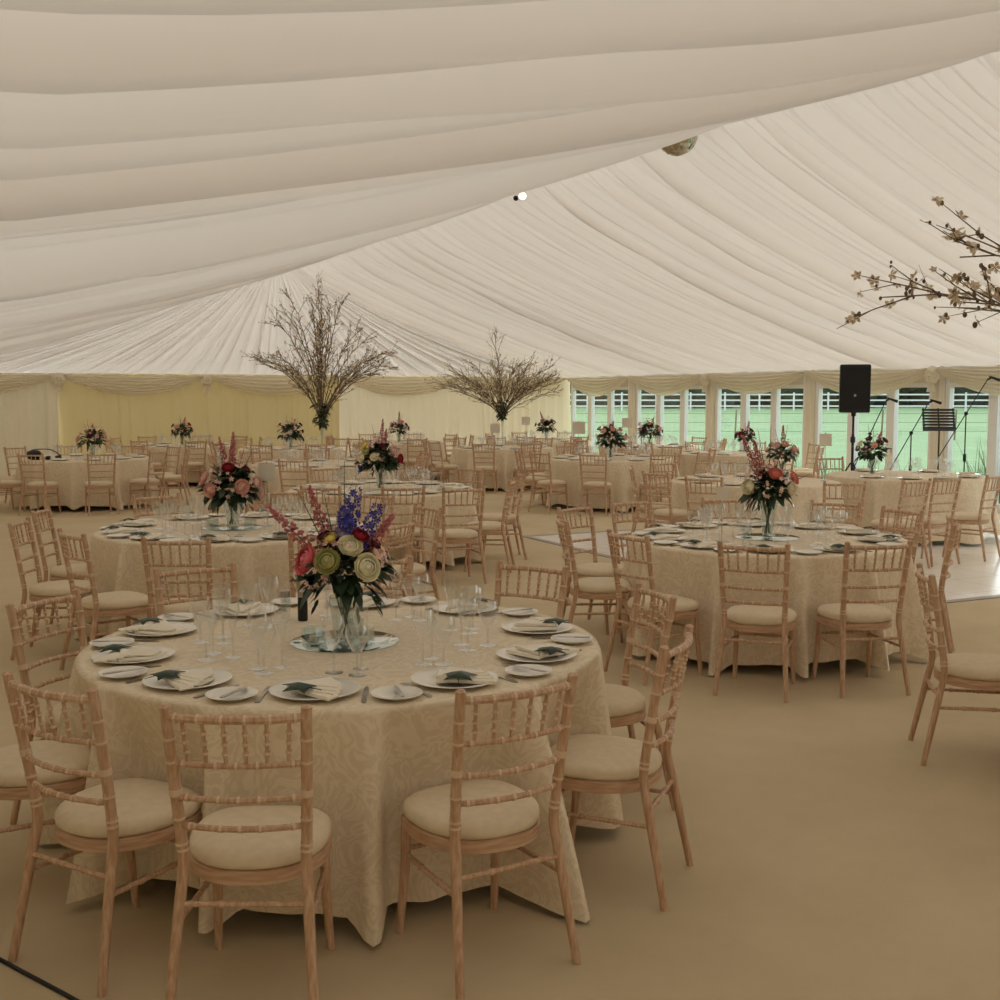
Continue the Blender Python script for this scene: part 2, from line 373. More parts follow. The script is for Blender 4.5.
for a, b in (((DX0 - .09, DY0 - .09), (DX1, DY0)), ((DX0 - .09, DY0), (DX0, DY1)), ((DX0 - .09, DY1), (DX1, DY1 + .09))):
    mb = MB(); mb.box((*a, .001), (*b, DFZ + .001)); tag(build('edge_strip', mb, M['alu'], df), 'grey metal edge strip')

# ------------------------------------------------------------------ window wall
nb = int((YB - YF) / 3)
k = 0
for bay in range(nb + 1):
    yb = YB - 3 * bay
    # pleated column at the bay line
    if bay:
        mb = MB(); n = 40
        mb.loft([[(XR - .02 + (.10 + .012 * math.sin(i * 2 * PI * 9 / n)) * math.cos(2 * PI * i / n), yb + (.12 + .014 * math.sin(i * 2 * PI * 9 / n)) * math.sin(2 * PI * i / n), z) for i in range(n)] for z in (0, .6, 1.3, 2.18)])
        k += 1; struct(f'trim_{k}', mb, M['column'], angle=0)
    y1 = yb - 3
    if y1 < YF: break
    for q in range(3):
        a = yb - .12 - q * .92; b = a - .92
        wn = thing(f'window_{bay * 3 + q + 1}', (XR, (a + b) / 2, 0), 0, None, None); del_keys = None
        wn['kind'] = 'structure'
        h = .46; mb = MB()
        for (y0, yy, z0, z1) in ((-h, -h + .085, 0, EAVE), (h - .085, h, 0, EAVE), (-h + .085, h - .085, 0, .12), (-h + .085, h - .085, 1.86, 1.93), (-h + .085, h - .085, 2.1, EAVE)):
            mb.box((-.035, y0, z0), (.06, yy, z1))
        build('window_frame', mb, M['white_frame'], wn, smooth=False)
        mb = MB(); mb.box((.005, -h + .085, .12), (.011, h - .085, 1.86)); build('window_pane', mb, M['pane'], wn, smooth=False)
        mb = MB(); mb.box((.0, -h + .085, 1.93), (.012, h - .085, 2.1)); build('valance_panel', mb, M['card'], wn, smooth=False)

# swags and bows
SW = Vector
def swag(p0, p1, inward, label, seed, depth=.36, grp=None):
    rg = random.Random(seed); a = Vector((*p0, 0)); b = Vector((*p1, 0)); d = b - a; n = Vector((*inward, 0)); mb = MB(); nu, nv = 49, 34
    ph = rg.uniform(0, 6); nf = rg.choice((5, 6, 6, 7))
    def P(i, j):
        s = i / (nu - 1); t = j / (nv - 1); c = 1 - (2 * s - 1) ** 2
        low = .03 + (depth + .04 + .03 * math.sin(ph)) * c
        z = EAVE - .03 - t * low
        f = math.sin(t * PI * nf * 2 + ph + 1.2 * math.sin(s * 3 + ph)) * (.014 + .016 * c) + .06 * math.sin(PI * t) + .05 * c - .05 * t * c
        q = a + d * s + n * (.10 + f + .02)
        return (q.x, q.y, z)
    mb.grid(P, nu, nv)
    o = build('swag_drape', mb, M['swag'], angle=0); return tag(o, label, 'drape', grp)
names = ['first', 'second', 'third', 'fourth', 'fifth', 'sixth']
for q in range(5):
    swag((XR - 3 * q - (.2 if q == 0 else 0), YB), (XR - 3 * q - 3, YB), (0, -1), f'ivory cloth swag along the back wall, {names[q]} from the window corner', 50 + q, grp='swags along the back wall')
for q in range(6):
    swag((XR - .05, YB - 3 * q - (.2 if q == 0 else 0)), (XR - .05, YB - 3 * q - 3), (-1, 0), f'ivory cloth swag above the windows, {names[q]} from the far corner', 60 + q, grp='swags above the windows')
def bow(loc, rz, label, sc_=1):
    root = thing('curtain_bow', loc, rz, label, 'bow', 'fabric bows on the swags')
    mb = MB()
    mb.grid(lambda i, j: ((.015 + .125 * j / 6) * (1 + .05 * math.sin(i * 5)) * math.cos(2 * PI * i / 44) * sc_, -.03 - .075 * math.sin(PI * min(1, j / 6 * .8 + .2)) + .014 * math.sin(i * 2 * PI * 11 / 44) * j / 6, (.015 + .115 * j / 6) * math.sin(2 * PI * i / 44) * sc_), 44, 7, True)
    build('rosette', mb, M['swag'], root, angle=0)
    mb = MB(); mb.ball((0, -.1, 0), .035, 10, 8, (1, .7, 1)); build('knot', mb, M['swag'], root)
    for s in (-1, 1):
        mb = MB(); mb.grid(lambda i, j: (s * (.01 + .035 * j / 5) + (i / 8 - .5) * (.05 + .05 * j / 5), -.05 + .012 * math.sin(i * 1.6), -.06 - .2 * j / 5), 9, 6); build('tail', mb, M['swag'], root, angle=0)
bow((XL + 3, YB - .13, EAVE - .14), 0, 'ivory fabric bow on the back wall where the gold lining meets the paler lit bay', 1.15)
bow((XR - 9, YB - .13, EAVE - .14), 0, 'ivory fabric bow on the back wall behind the tall twig tree')
bow((XR - .17, YB - 6, EAVE - .14), -PI / 2, 'ivory fabric bow above windows left of the speaker')
bow((XR - .17, YB - 12, EAVE - .14), -PI / 2, 'ivory fabric bow above windows beside the microphone stand', 1.1)

# ------------------------------------------------------------------ outside
def grass_mat():
    m, nt, b, out = nodes('field_grass'); tc = nt.nodes.new('ShaderNodeTexCoord')
    n = nt.nodes.new('ShaderNodeTexNoise'); n.inputs['Scale'].default_value = .35; n.inputs['Detail'].default_value = 10; n.inputs['Roughness'].default_value = .75
    nt.links.new(tc.outputs['Object'], n.inputs['Vector']); r = nt.nodes.new('ShaderNodeValToRGB')
    r.color_ramp.elements[0].position = .3; r.color_ramp.elements[0].color = (*s2l((92, 118, 80)), 1)
    r.color_ramp.elements[1].position = .75; r.color_ramp.elements[1].color = (*s2l((116, 142, 100)), 1)
    nt.links.new(n.outputs['Fac'], r.inputs['Fac']); nt.links.new(r.outputs['Color'], b.inputs['Base Color']); b.inputs['Roughness'].default_value = .95; return m
FD = Vector((.4305, .9026, 0)); FP = Vector((.9026, -.4305, 0))     # away from the hall, and along the far fence
def fld(a, b, z): p = FD * a + FP * b; return (p.x, p.y, z)
def field_z(a): return -.12 + (0 if a < 40 else (a - 40) * .0135)
mb = MB()
def FPt(i, j):
    x = XR + .1 + (i / 30) ** 1.6 * 210; y = -60 + 240 * j / 40; a = x * .4305 + y * .9026
    return (x, y, field_z(a) + .03 * math.sin(x * .7) * math.sin(y * .5) * min(1, i / 3))
mb.grid(FPt, 31, 41); struct('field', mb, grass_mat(), angle=0)
fence = thing('rail_fence', fld(88, 30, field_z(88)), math.atan2(FP.y, FP.x), 'white post and rail fence running across the green field outside', 'fence')
for z in (.38, .82, 1.25):
    mb = MB(); mb.box((-32, -.03, z - .055), (32, .03, z + .055)); build('rail', mb, M['fence'], fence, smooth=False)
for q in range(-12, 13):
    mb = MB(); mb.box((q * 2.6 - .06, -.08, -.2), (q * 2.6 + .06, .0, 1.42)); build('post', mb, M['fence'], fence, smooth=False)
M['treedark'] = plain('dark_foliage', (44, 56, 44), .9, var=.4, scale=.9)
rg = random.Random(77); mb = MB()
for q in range(60):
    c = fld(rg.uniform(98, 116), -12 + q * 1.5 + rg.uniform(-2, 2), 0); h = rg.uniform(5, 9); r = rg.uniform(2.4, 4)
    b0 = len(mb.v); mb.ball((c[0], c[1], field_z(100) + h * .45), 1, 14, 10, (r, r, h * .62))
    for i in range(b0, len(mb.v)):
        p = Vector(mb.v[i]); nn = noise.noise(p * .6) * 1.0 + noise.noise(p * 1.7) * .6
        mb.v[i] = tuple(p + Vector((nn, nn * .7, nn * .8)))
tag(build('treeline', mb, M['treedark'], angle=0), 'dark tree line beyond the white fence', 'trees', kind='stuff')
wf = thing('wire_fence', fld(46, 18, field_z(46)), math.atan2(FP.y, FP.x), 'low wire stock fence with dark posts crossing the near field', 'fence')
for z in (.35, .7, 1.05):
    mb = MB(); mb.tube([(-18, 0, z), (18, 0, z)], .006, 5); build('wire', mb, M['blackmetal'], wf)
for q in range(-6, 7):
    mb = MB(); mb.tube([(q * 2.9, 0, -.2), (q * 2.9 + .05, 0, 1.2)], .035, 6); build('post', mb, M['twig'], wf)
rg = random.Random(5); mb = MB()
for q in range(5200):
    a = rg.random(); y = 13.5 - a * 4.5; x = XR + .5 + rg.random() * 2.6
    if rg.random() < .25: y = rg.uniform(14, 24)
    h = rg.uniform(.55, 1.3) * (.45 if y > 13.8 else 1); an = rg.uniform(0, 6.3); w = rg.uniform(.004, .009); lx, ly = rg.uniform(-.3, .3) * h, rg.uniform(-.3, .3) * h
    b = len(mb.v); dx, dy = math.cos(an) * w, math.sin(an) * w
    mb.v += [(x - dx, y - dy, -.12), (x + dx, y + dy, -.12), (x + lx * .4 + dx, y + ly * .4 + dy, h * .6 - .12), (x + lx * .4 - dx, y + ly * .4 - dy, h * .6 - .12), (x + lx, y + ly, h - .12)]
    mb.face(b, b + 1, b + 2, b + 3); mb.face(b + 3, b + 2, b + 4)
M['tallgrass'] = plain('tall_grass_blades', (104, 128, 84), .8, var=.4, scale=3)
tag(build('tall_grass', mb, M['tallgrass'], smooth=False), 'tall pale meadow grass growing just outside the windows', 'grass', kind='stuff')

# ------------------------------------------------------------------ chairs
def ringed(path, r0, rings, n=10, step=.012, grow=.0022, taper=None, w=.008):
    pts = [Vector(p) for p in path]; out = []; rad = []; L = 0; seg = []
    for a, b in zip(pts, pts[1:]): seg.append((L, (b - a).length, a, b)); L += (b - a).length
    cuts = set([0, L]); q = 0
    while q < L: cuts.add(q); q += .035 if rings else step * 4
    for c in rings:
        for e in (-w, -w * .5, 0, w * .5, w): cuts.add(min(L, max(0, c * L + e)))
    for s in sorted(cuts):
        for (s0, l, a, b) in seg:
            if s <= s0 + l + 1e-9: out.append(a.lerp(b, min(1, (s - s0) / l))); break
        r = r0 * (1 if taper is None else taper(s / L))
        for c in rings:
            dd = abs(s - c * L)
            if dd < w * .8: r += grow * (1 - .3 * dd / w)
        rad.append(r)
    return out, rad
def smoothpath(p, n=4):
    p = [Vector(q) for q in p]; out = []
    for k in range(len(p) - 1):
        a, b, c, d = p[max(0, k - 1)], p[k], p[k + 1], p[min(len(p) - 1, k + 2)]
        for i in range(n):
            t = i / n
            out.append(.5 * ((2 * b) + (c - a) * t + (2 * a - 5 * b + 4 * c - d) * t * t + (3 * b - 3 * c + d - a) * t ** 3))
    out.append(p[-1]); return out
def post_x(z): return .172 + max(0, z - .43) * .042 + max(0, .43 - z) * .075
def post_y(z): return -.185 - max(0, z - .45) ** 1.2 * .19 - max(0, .43 - z) * .2
def post_mb(s, n=10):
    mb = MB(); zs = [0, .12, .24, .36, .43, .5, .6, .7, .8, .895]
    p, r = ringed(smoothpath([(s * post_x(z), post_y(z), z) for z in zs], 3), .0162, [.535, .555, .64, .72, .735, .83, .905] if n > 7 else [.55, .72, .85], n, taper=lambda t: .80 + .2 * min(1, t * 3) if t < .97 else .95)
    p.append(p[-1] + Vector((0, -.001, .006))); r.append(.0165); p.append(p[-1] + Vector((0, 0, .007))); r.append(.008)
    mb.tube(p, r, n, mark=.0172); return mb
def rail_mb(z, r, rings, bowd=.035, n=8, half=None):
    mb = MB(); w = half or post_x(z); y = post_y(z)
    path = [(w * (2 * i / 10 - 1), y - bowd * (1 - (2 * i / 10 - 1) ** 2), z) for i in range(11)]
    p, rr = ringed(path, r, rings, n); mb.tube(p, rr, n, mark=r + .0012); return mb
def outline(s=1, n=44, sy=1.0):
    out = []
    for i in range(n):
        a = 2 * PI * i / n; cx, sy_ = math.cos(a), math.sin(a)
        e = .62 if sy_ > 0 else .85
        x = math.copysign(abs(cx) ** e, cx); y = math.copysign(abs(sy_) ** e, sy_)
        w = .205 if y > 0 else .205 - .022 * -y
        out.append((x * w * s, y * .205 * s + .005, 0))
    return out
def frame_mb():
    mb = MB(); o = outline(1.0); L = []
    for z, k in ((.372, .96), (.376, 1.0), (.411, 1.0), (.415, .97)): L.append([(x * k, (y - .005) * k + .005, z) for x, y, _ in o])
    mb.loft(L); return mb
def pad_mb(n=44, levels=((.415, .93), (.421, .985), (.435, 1.0), (.452, .985), (.464, .92), (.471, .8), (.475, .55), (.476, .2))):
    mb = MB(); o = outline(1.0, n)
    mb.loft([[(x * k, (y - .005) * k + .005, z) for x, y, _ in o] for z, k in levels]); return mb
def leg_mb(s, n=9):
    mb = MB(); mb.tube([(s * .165, .158, .40), (s * .168, .163, .22), (s * .178, .19, .0)], [.0165, .016, .0125], n); return mb
def str_mb(a, b, n=8):
    mb = MB(); p, r = ringed([a, b], .0085, [.33, .67], n, grow=.003); mb.tube(p, r, n); return mb
def spindle(x, n=6):
    mb = MB(); t = x / .17; z0, z1 = .738, .868
    y0 = post_y(.738) - .035 * (1 - t * t); y1 = post_y(.87) - .035 * (1 - t * t); xx = x * 1.06
    p, r = ringed([(x, y0, z0), (xx, y1, z1)], .0058, [.28, .5, .72], n, grow=.0045, w=.007); mb.tube(p, r, n, mark=.0085); return mb
G_CH = 'limewashed chairs around the round tables'
def make_chair():
    t = thing('spindle_chair', (0, 0, 0), 0, 'x', 'chair', G_CH); W = [M['wood'], M['wash']]
    build('seat_cushion', pad_mb(), M['pad'], t, angle=0); build('seat_frame', frame_mb(), M['bent'], t)
    for s in (-1, 1): build('leg', post_mb(s), W, t)
    for s in (-1, 1): build('leg', leg_mb(s), W, t)
    build('top_rail', rail_mb(.872, .0125, [.08, .25, .42, .58, .75, .92]), W, t)
    for z in (.738, .636, .55): build('back_rail', rail_mb(z, .0095, [.1, .35, .5, .65, .9]), W, t)
    for q in range(6): build('spindle', spindle(-.1375 + .055 * q), W, t)
    build('stretcher', str_mb((-post_x(.325), post_y(.325), .325), (post_x(.325), post_y(.325), .325)), W, t)
    build('stretcher', str_mb((-.166, .162, .29), (.166, .162, .29)), W, t)
    for s in (-1, 1): build('stretcher', str_mb((s * post_x(.275), post_y(.275), .275), (s * .167, .163, .275)), W, t)
    return t
def make_small_chair():
    t = thing('spindle_chair', (0, 0, 0), 0, 'x', 'chair', G_CH); W = [M['wood'], M['wash']]
    build('seat_cushion', pad_mb(24, ((.415, .96), (.43, 1), (.456, .97), (.471, .75), (.475, .2))), M['pad'], t, angle=0)
    mb = frame_mb()
    for a, b in (((-post_x(.325), post_y(.325), .325), (post_x(.325), post_y(.325), .325)), ((-.166, .162, .29), (.166, .162, .29)), ((-post_x(.275), post_y(.275), .275), (-.167, .163, .275)), ((post_x(.275), post_y(.275), .275), (.167, .163, .275))):
        mb.tube([a, b], .009, 5)
    build('seat_frame', mb, M['bent'], t)
    for s in (-1, 1): build('leg', post_mb(s, 6), W, t)
    for s in (-1, 1): build('leg', leg_mb(s, 6), W, t)
    mb = rail_mb(.872, .0125, [], n=6)
    for z in (.738, .636, .55): mb.add(rail_mb(z, .0095, [], n=5), Matrix())
    for q in range(6): mb.add(spindle(-.1375 + .055 * q, 4), Matrix())
    build('backrest', mb, W, t); return t
big = Kind(make_chair()); far = Kind(make_small_chair()); SEATS = {t: [] for t in TABLES}; taken = []
for t, L in CHAIRS.items():
    for (x, y, rz, cl) in L:
        lab = f"limewashed spindle-back chair at {HOUR[cl]} o'clock of {WHERE[t]}"
        cx, cy, cr = TABLES[t]; dv = Vector((x - cx, y - cy)); mn = cr + .005
        if dv.length < mn: dv *= mn / dv.length; x, y = cx + dv.x, cy + dv.y
        if t not in 'ABCDREF' and any(math.hypot(x - a, y - b) < .56 for a, b in taken): continue
        taken.append((x, y)); SEATS[t].append((x, y))
        on = DX0 - .3 < x < DX1 and DY0 - .3 < y < DY1 + .3
        (big if t in 'ABCDREF' else far).put((x, y, DFZ if on else 0), math.radians(rz), lab, G_CH)

# ------------------------------------------------------------------ tablecloths
def cloth(t):
    cx, cy, r = TABLES[t]; rg = random.Random('cloth' + t); z0 = base_z(t)
    seat = sorted((math.atan2(y - cy, x - cx) % (2 * PI), min(.27, max(.03, r - math.hypot(x - cx, y - cy) + .25))) for x, y in SEATS[t])
    while True:           # fill the sides where no chair stands
        gaps = [((seat[(i + 1) % len(seat)][0] - seat[i][0]) % (2 * PI) or 2 * PI, i) for i in range(len(seat))]
        g, i = max(gaps)
        if g < 1.0: break
        seat = sorted(seat + [((seat[i][0] + g / 2) % (2 * PI), .03)])
    ang = [q[0] for q in seat]; need = [q[1] for q in seat]; sst = lambda a, b, x: (lambda t: t * t * (3 - 2 * t))(min(1, max(0, (x - a) / (b - a))))
    near = t in 'ABCD'; n = 260 if near else 130; nv = 16 if near else 9
    amp = [rg.uniform(.4, 1.0) for _ in ang]; off = [rg.uniform(-.16, .16) for _ in ang]; ph = [rg.uniform(0, 6) for _ in range(4)]
    def fold(a):
        for i in range(len(ang)):
            g = (ang[(i + 1) % len(ang)] - ang[i]) % (2 * PI) or 2 * PI; d = (a - ang[i]) % (2 * PI)
            if d <= g:
                k = i if d < g / 2 else (i + 1) % len(ang); e = min(d, g - d); sp = .255 / (r if need[k] < .12 else r - .1)
                e0 = min(.225, g / 2 - .075); zn = 1 - sst(e0, e0 + .07, e); out = (1 - zn) * math.exp(-((d - g * .5 - off[i] * .25) / min(.16, g * .3)) ** 4)
                return amp[i] * out, 1 - zn * need[k] / .10, out
        return 0, 0, 0
    F = None
    if t == 'A': amp[min(range(len(ang)), key=lambda i: abs((ang[i] + .3 + 1.45 + PI) % (2 * PI) - PI))] = 1.35
    F = [fold(2 * PI * i / n) for i in range(n)]; mb = MB(); top = .755
    loops = []
    for q in (.02, .4, .8, .965): loops.append([(q * r * math.cos(2 * PI * i / n), q * r * math.sin(2 * PI * i / n), top) for i in range(n)])
    loops.append([((r - .006) * math.cos(2 * PI * i / n), (r - .006) * math.sin(2 * PI * i / n), top - .004) for i in range(n)])
    for j in range(nv):
        T = j / (nv - 1); L = []
        for i in range(n):
            a = 2 * PI * i / n; f, g, u = F[i]
            hem = .03 + .045 * (1 - u ** .6) + .02 * math.sin(3 * a + ph[0])
            z = top - .018 - T * (top - .018 - max(.012, hem)); s = (top - z) / top
            rr = r + s * .004 + .20 * f * s ** .95 - .10 * (1 - g) * min(1, s * 3.0)
            rr += s * (.010 * math.sin(23 * a + ph[1] + 2 * s) + .006 * math.sin(41 * a + ph[2]))
            L.append((rr * math.cos(a), rr * math.sin(a), z))
        loops.append(L)
    mb.loft(loops, cap1=False)
    o = build('tablecloth', mb, M['cloth'], loc=(cx, cy, z0), angle=0)
    tag(o, f'ivory damask cloth draped to the floor over {WHERE[t]}', 'tablecloth', 'tablecloths over the round tables')
for t in TABLES: cloth(t)

# ------------------------------------------------------------------ tableware
def plate_mb(r, n=40):
    mb = MB(); mb.lathe([(r * .52, 0), (r * .56, .001), (r * .66, .006), (r * .97, .016), (r, .018), (r * .985, .019), (r * .66, .0095), (r * .55, .005), (.002, .005)], n, cap1=True); return mb
def wine_mb(R, H, stem, rim, foot=.034, n=20, flute=False):
    mb = MB(); p = [(foot, .0), (foot, .0015), (foot * .5, .004), (.0055, .010), (.0038, .02), (.0036, stem - .012), (.006, stem)]
    for i in range(1, 9):
        t = i / 8; rr = R * math.sin(PI * (.08 + .46 * t)) if not flute else R * (t ** .55)
        if t > .55: rr = R + (rim - R) * ((t - .55) / .45) ** 1.3
        p.append((rr, stem + (H - stem) * t))
    mb.lathe(p, n, cap1=False); return mb
def single(name, mb, mat, cat, angle=40):
    return Kind(tag(build(name, mb, mat, angle=angle), 'x', cat))
K = {}
K['plate'] = single('dinner_plate', plate_mb(.15), M['china'], 'plate')
K['side'] = single('side_plate', plate_mb(.086, 32), M['china'], 'plate')
K['wine'] = single('wine_glass', wine_mb(.041, .205, .095, .033), M['glass'], 'glass', 60)
K['water'] = single('water_goblet', wine_mb(.044, .18, .075, .038), M['glass'], 'glass', 60)
K['flute'] = single('champagne_flute', wine_mb(.027, .225, .09, .024, .03, 16, True), M['glass'], 'glass', 60)
def napkin_mb():
    mb = MB()
    def flap(pivot, a0, a1, rad, z, th, n=12):
        lo, hi = [], []
        for i in range(n + 1):
            a = a0 + (a1 - a0) * i / n
            lo.append((pivot[0] + rad * math.cos(a), pivot[1] + rad * math.sin(a)))
        pts = [pivot] + lo
        b = len(mb.v)
        for dz, k in ((0, 1), (th * .5, 1.012), (th, .985)):
            for q, p in enumerate(pts): mb.v.append((pivot[0] + (p[0] - pivot[0]) * k, pivot[1] + (p[1] - pivot[1]) * k, z + dz + (.006 if q == 0 else .004 * math.sin(q * .5))))
        m = len(pts)
        for l in range(2):
            for i in range(m):
                j = (i + 1) % m; mb.face(b + l * m + i, b + l * m + j, b + (l + 1) * m + j, b + (l + 1) * m + i)
        mb.face(*[b + i for i in reversed(range(m))]); mb.face(*[b + 2 * m + i for i in range(m)])
    R = math.radians
    flap((-.075, -.035), R(-4), R(62), .155, .0, .011)
    for q in range(4): flap((-.07, -.035), R(-30 + 9 * q), R(-16 + 9 * q), .168 - .006 * q, .004 + .0035 * q, .010, 4)
    flap((-.07, -.03), R(8), R(50), .145, .013, .009)
    return mb
K['napkin'] = single('napkin', napkin_mb(), M['napkin'], 'napkin', 50)
def ivy_mb():
    mb = MB(); tips = [(0, .055), (.018, .022), (.045, .028), (.026, -.002), (.036, -.026), (.012, -.02), (0, -.028), (-.012, -.02), (-.036, -.026), (-.026, -.002), (-.045, .028), (-.018, .022)]
    b = len(mb.v); up = lambda x, y: .010 * math.cos(x * 30) - .05 * abs(x) * (1 if y > 0 else .5) + .004 * math.sin(y * 90)
    for dz in (0, .0012):
        mb.v.append((0, .004, up(0, 0) + .006 + dz))
        for x, y in tips: mb.v.append((x, y, up(x, y) + dz))
    n = len(tips)
    for i in range(n):
        j = (i + 1) % n
        mb.face(b + n + 1, b + n + 2 + i, b + n + 2 + j); mb.face(b, b + 1 + j, b + 1 + i); mb.face(b + 1 + i, b + 1 + j, b + n + 2 + j, b + n + 2 + i)
    mb.tube([(0, -.02, .006), (.004, -.05, .002)], .0012, 5); return mb
K['ivy'] = single('ivy_leaf', ivy_mb(), M['ivy'], 'leaf', 0)
def knife_mb(L=.21):
    mb = MB(); prof = [(0, .005, .004), (.02, .008, .005), (L * .4, .006, .004), (L * .42, .005, .004), (L * .45, .0085, .0016), (L * .8, .009, .0014), (L * .95, .006, .0012), (L, .001, .001)]
    mb.loft([[(w * cx, y - L / 2, .0025 + h * sz) for cx, sz in ((-1, -.5), (1, -.5), (1, .5), (-1, .5))] for y, w, h in prof]); return mb
def fork_mb(L=.195):
    mb = MB(); prof = [(0, .008, .003), (.03, .007, .003), (L * .45, .003, .003), (L * .62, .0035, .0025), (L * .70, .010, .002), (L * .76, .011, .002)]
    mb.loft([[(w * cx, y - L / 2, .0025 + (.004 if y > L * .65 else 0) + h * sz) for cx, sz in ((-1, -.5), (1, -.5), (1, .5), (-1, .5))] for y, w, h in prof])
    for q in range(4):
        x = -.009 + .006 * q; mb.box((x - .0014, L * .76 - L / 2, .0055), (x + .0014, L / 2, .0075))
    return mb
K['knife'] = single('table_knife', knife_mb(), M['steel'], 'knife'); K['fork'] = single('table_fork', fork_mb(), M['steel'], 'fork')
K['butter'] = single('butter_knife', knife_mb(.15), M['steel'], 'knife')
TT = .7555
def settings(t, level):
    cx, cy, r = TABLES[t]; z = TT + base_z(t); rg = random.Random('set' + t); w = WHERE[t]
    seats = list(CHAIRS[t])
    if t == 'E': seats = seats[:1] + seats[2:]
    if t == 'F': seats = [(cx + 1.2 * math.cos(a), cy + 1.2 * math.sin(a), 0, h) for a, h in ((-2.9, 8), (-2.3, 7), (-1.7, 6), (-1.1, 5), (-.5, 4), (.4, 2), (1.5, 12))]
    if t == 'R': seats = [(cx + 1.2 * math.cos(a), cy + 1.2 * math.sin(a), 0, h) for a, h in ((3.14, 8), (2.4, 10))]
    aa = [math.atan2(q[1] - cy, q[0] - cx) for q in seats]; od = sorted(range(len(aa)), key=lambda i: aa[i])
    if len(aa) > 2:
        for _ in range(60):
            for q in range(len(od)):
                i, j = od[q], od[(q + 1) % len(od)]; g = (aa[j] - aa[i]) % (2 * PI)
                if g < .60: aa[i] -= (.60 - g) * .4; aa[j] += (.60 - g) * .4
    for si, (x, y, _, cl) in enumerate(seats):
        if t == 'O' and cl in (7, 8): continue
        d = Vector((math.cos(aa[si]), math.sin(aa[si]))); o = d; rt = Vector((-d.y, d.x)); rz = math.atan2(-o.y, -o.x) - PI / 2
        def at(R, s, dz=0): return (cx + o.x * R + rt.x * s, cy + o.y * R + rt.y * s, z + dz)
        pl = f"{HOUR[cl]} o'clock of {w}"
        jit = rg.uniform(-.25, .25)
        K['plate'].put(at(r - .21, 0), rz, 'white dinner plate set at ' + pl, 'dinner plates')
        sc_ = (rg.choice((-1, 1)) if level > 1 else -1)
        K['napkin'].put(at(r - .21, 0, .008), rz + jit + (0 if level < 3 else PI * .0), 'cream napkin on the plate at ' + pl, 'napkins on the dinner plates', (1.18, 1.18, 1.15))
        K['wine'].put(at(r - .50, .03 + rg.uniform(-.02, .02)), 0, 'clear wine glass set at ' + pl, 'wine glasses')
        if level <= 2 or si % 2 == 0:
            K['flute'].put(at(r - .56, .115 + rg.uniform(-.02, .02)), 0, 'clear champagne flute set at ' + pl, 'champagne flutes')
        if level == 3: K['water'].put(at(r - .44, .12 + rg.uniform(-.02, .02)), 0, 'clear water goblet set at ' + pl, 'water goblets')
        if level <= 2:
            K['water'].put(at(r - .46, .125 + rg.uniform(-.02, .015)), 0, 'clear water goblet set at ' + pl, 'water goblets')
            K['side'].put(at(r - .15, -.262), rz, 'small white side plate set at ' + pl, 'side plates')
            K['knife'].put(at(r - .19, .168), rz + .05, 'steel dinner knife set at ' + pl, 'dinner knives')
            K['fork'].put(at(r - .19, -.165), rz - .05, 'steel dinner fork set at ' + pl, 'dinner forks')
        if level == 1 or (level == 2 and t in 'BD'):
            K['ivy'].put(at(r - .135, -.03, .034), rz + rg.uniform(-.9, 1.4), 'green ivy leaf on napkin at ' + pl, 'ivy leaves on the napkins', (1.35, 1.35, 1.3))
        if level == 1:
            K['butter'].put(at(r - .15, -.255, .019), rz - .35, 'butter knife on side plate at ' + pl, 'butter knives')
for t in TABLES: settings(t, 1 if t == 'A' else 2 if t in 'BCD' else 3)

# ------------------------------------------------------------------ flowers
def rose_mb(r, lod=2):
    mb = MB(); rings = ((3, .34, 18), (4, .50, 28), (5, .68, 42), (6, .86, 58), (7, 1.0, 74)) if lod == 2 else ((3, .42, 22), (5, .72, 44), (6, 1.0, 70))
    nv = 5; nu = 5; mb.ball((0, 0, r * .55), r * .27, 8, 6)
    for ri, (n, R_, top) in enumerate(rings):
        for p in range(n):
            az = 2 * PI * p / n + ri * .9 + .2 * math.sin(p * 2.1)
            def P(i, j):
                u = (i / (nu - 1) - .5) * 2; v = j / (nv - 1)
                th = math.radians(155 + (top + 10 * u * u - 155) * v); k = R_ * (1 + .16 * v ** 4 + (.05 if p % 2 else 0))
                half = (PI / n) * 1.35
                rr = r * k * math.sin(th); zz = r * (.5 + .55 * k * math.cos(th)) - r * .10 * v ** 4
                return (rr * math.cos(az + u * half), rr * math.sin(az + u * half), zz)
            mb.grid(P, nu, nv)
    return mb
def daisy_mb(r):
    mb = MB()
    for p in range(5):
        az = 2 * PI * p / 5; b = len(mb.v)
        for (d, w, z) in ((0, 0, 0), (.55, .3, .1), (1, 0, .25), (.55, -.3, .1)):
            mb.v.append((r * (d * math.cos(az) - w * math.sin(az)), r * (d * math.sin(az) + w * math.cos(az)), r * z))
        mb.face(b, b + 1, b + 2, b + 3)
    return mb
def leafblade(mb, base, dirv, L, W, droop=.3, roll=0):
    d = Vector(dirv).normalized(); s = d.cross(Vector((0, 0, 1)))
    s = s.normalized() if s.length > .05 else Vector((1, 0, 0))
    u = s.cross(d); s = s * math.cos(roll) + u * math.sin(roll); u = s.cross(d); base = Vector(base); b = len(mb.v)
    prof = ((0, .08), (.25, .75), (.5, 1), (.78, .7), (1, .03))
    for t, w in prof:
        c = base + d * (L * t) + Vector((0, 0, -droop * L * t * t))
        for e in (-1, 0, 1): mb.v.append(tuple(c + s * (e * W * .5 * w) + u * (abs(e) * .15 * W * w)))
    for k in range(4):
        for e in range(2): mb.face(b + k * 3 + e, b + k * 3 + e + 1, b + k * 3 + 4 + e, b + k * 3 + 3 + e)
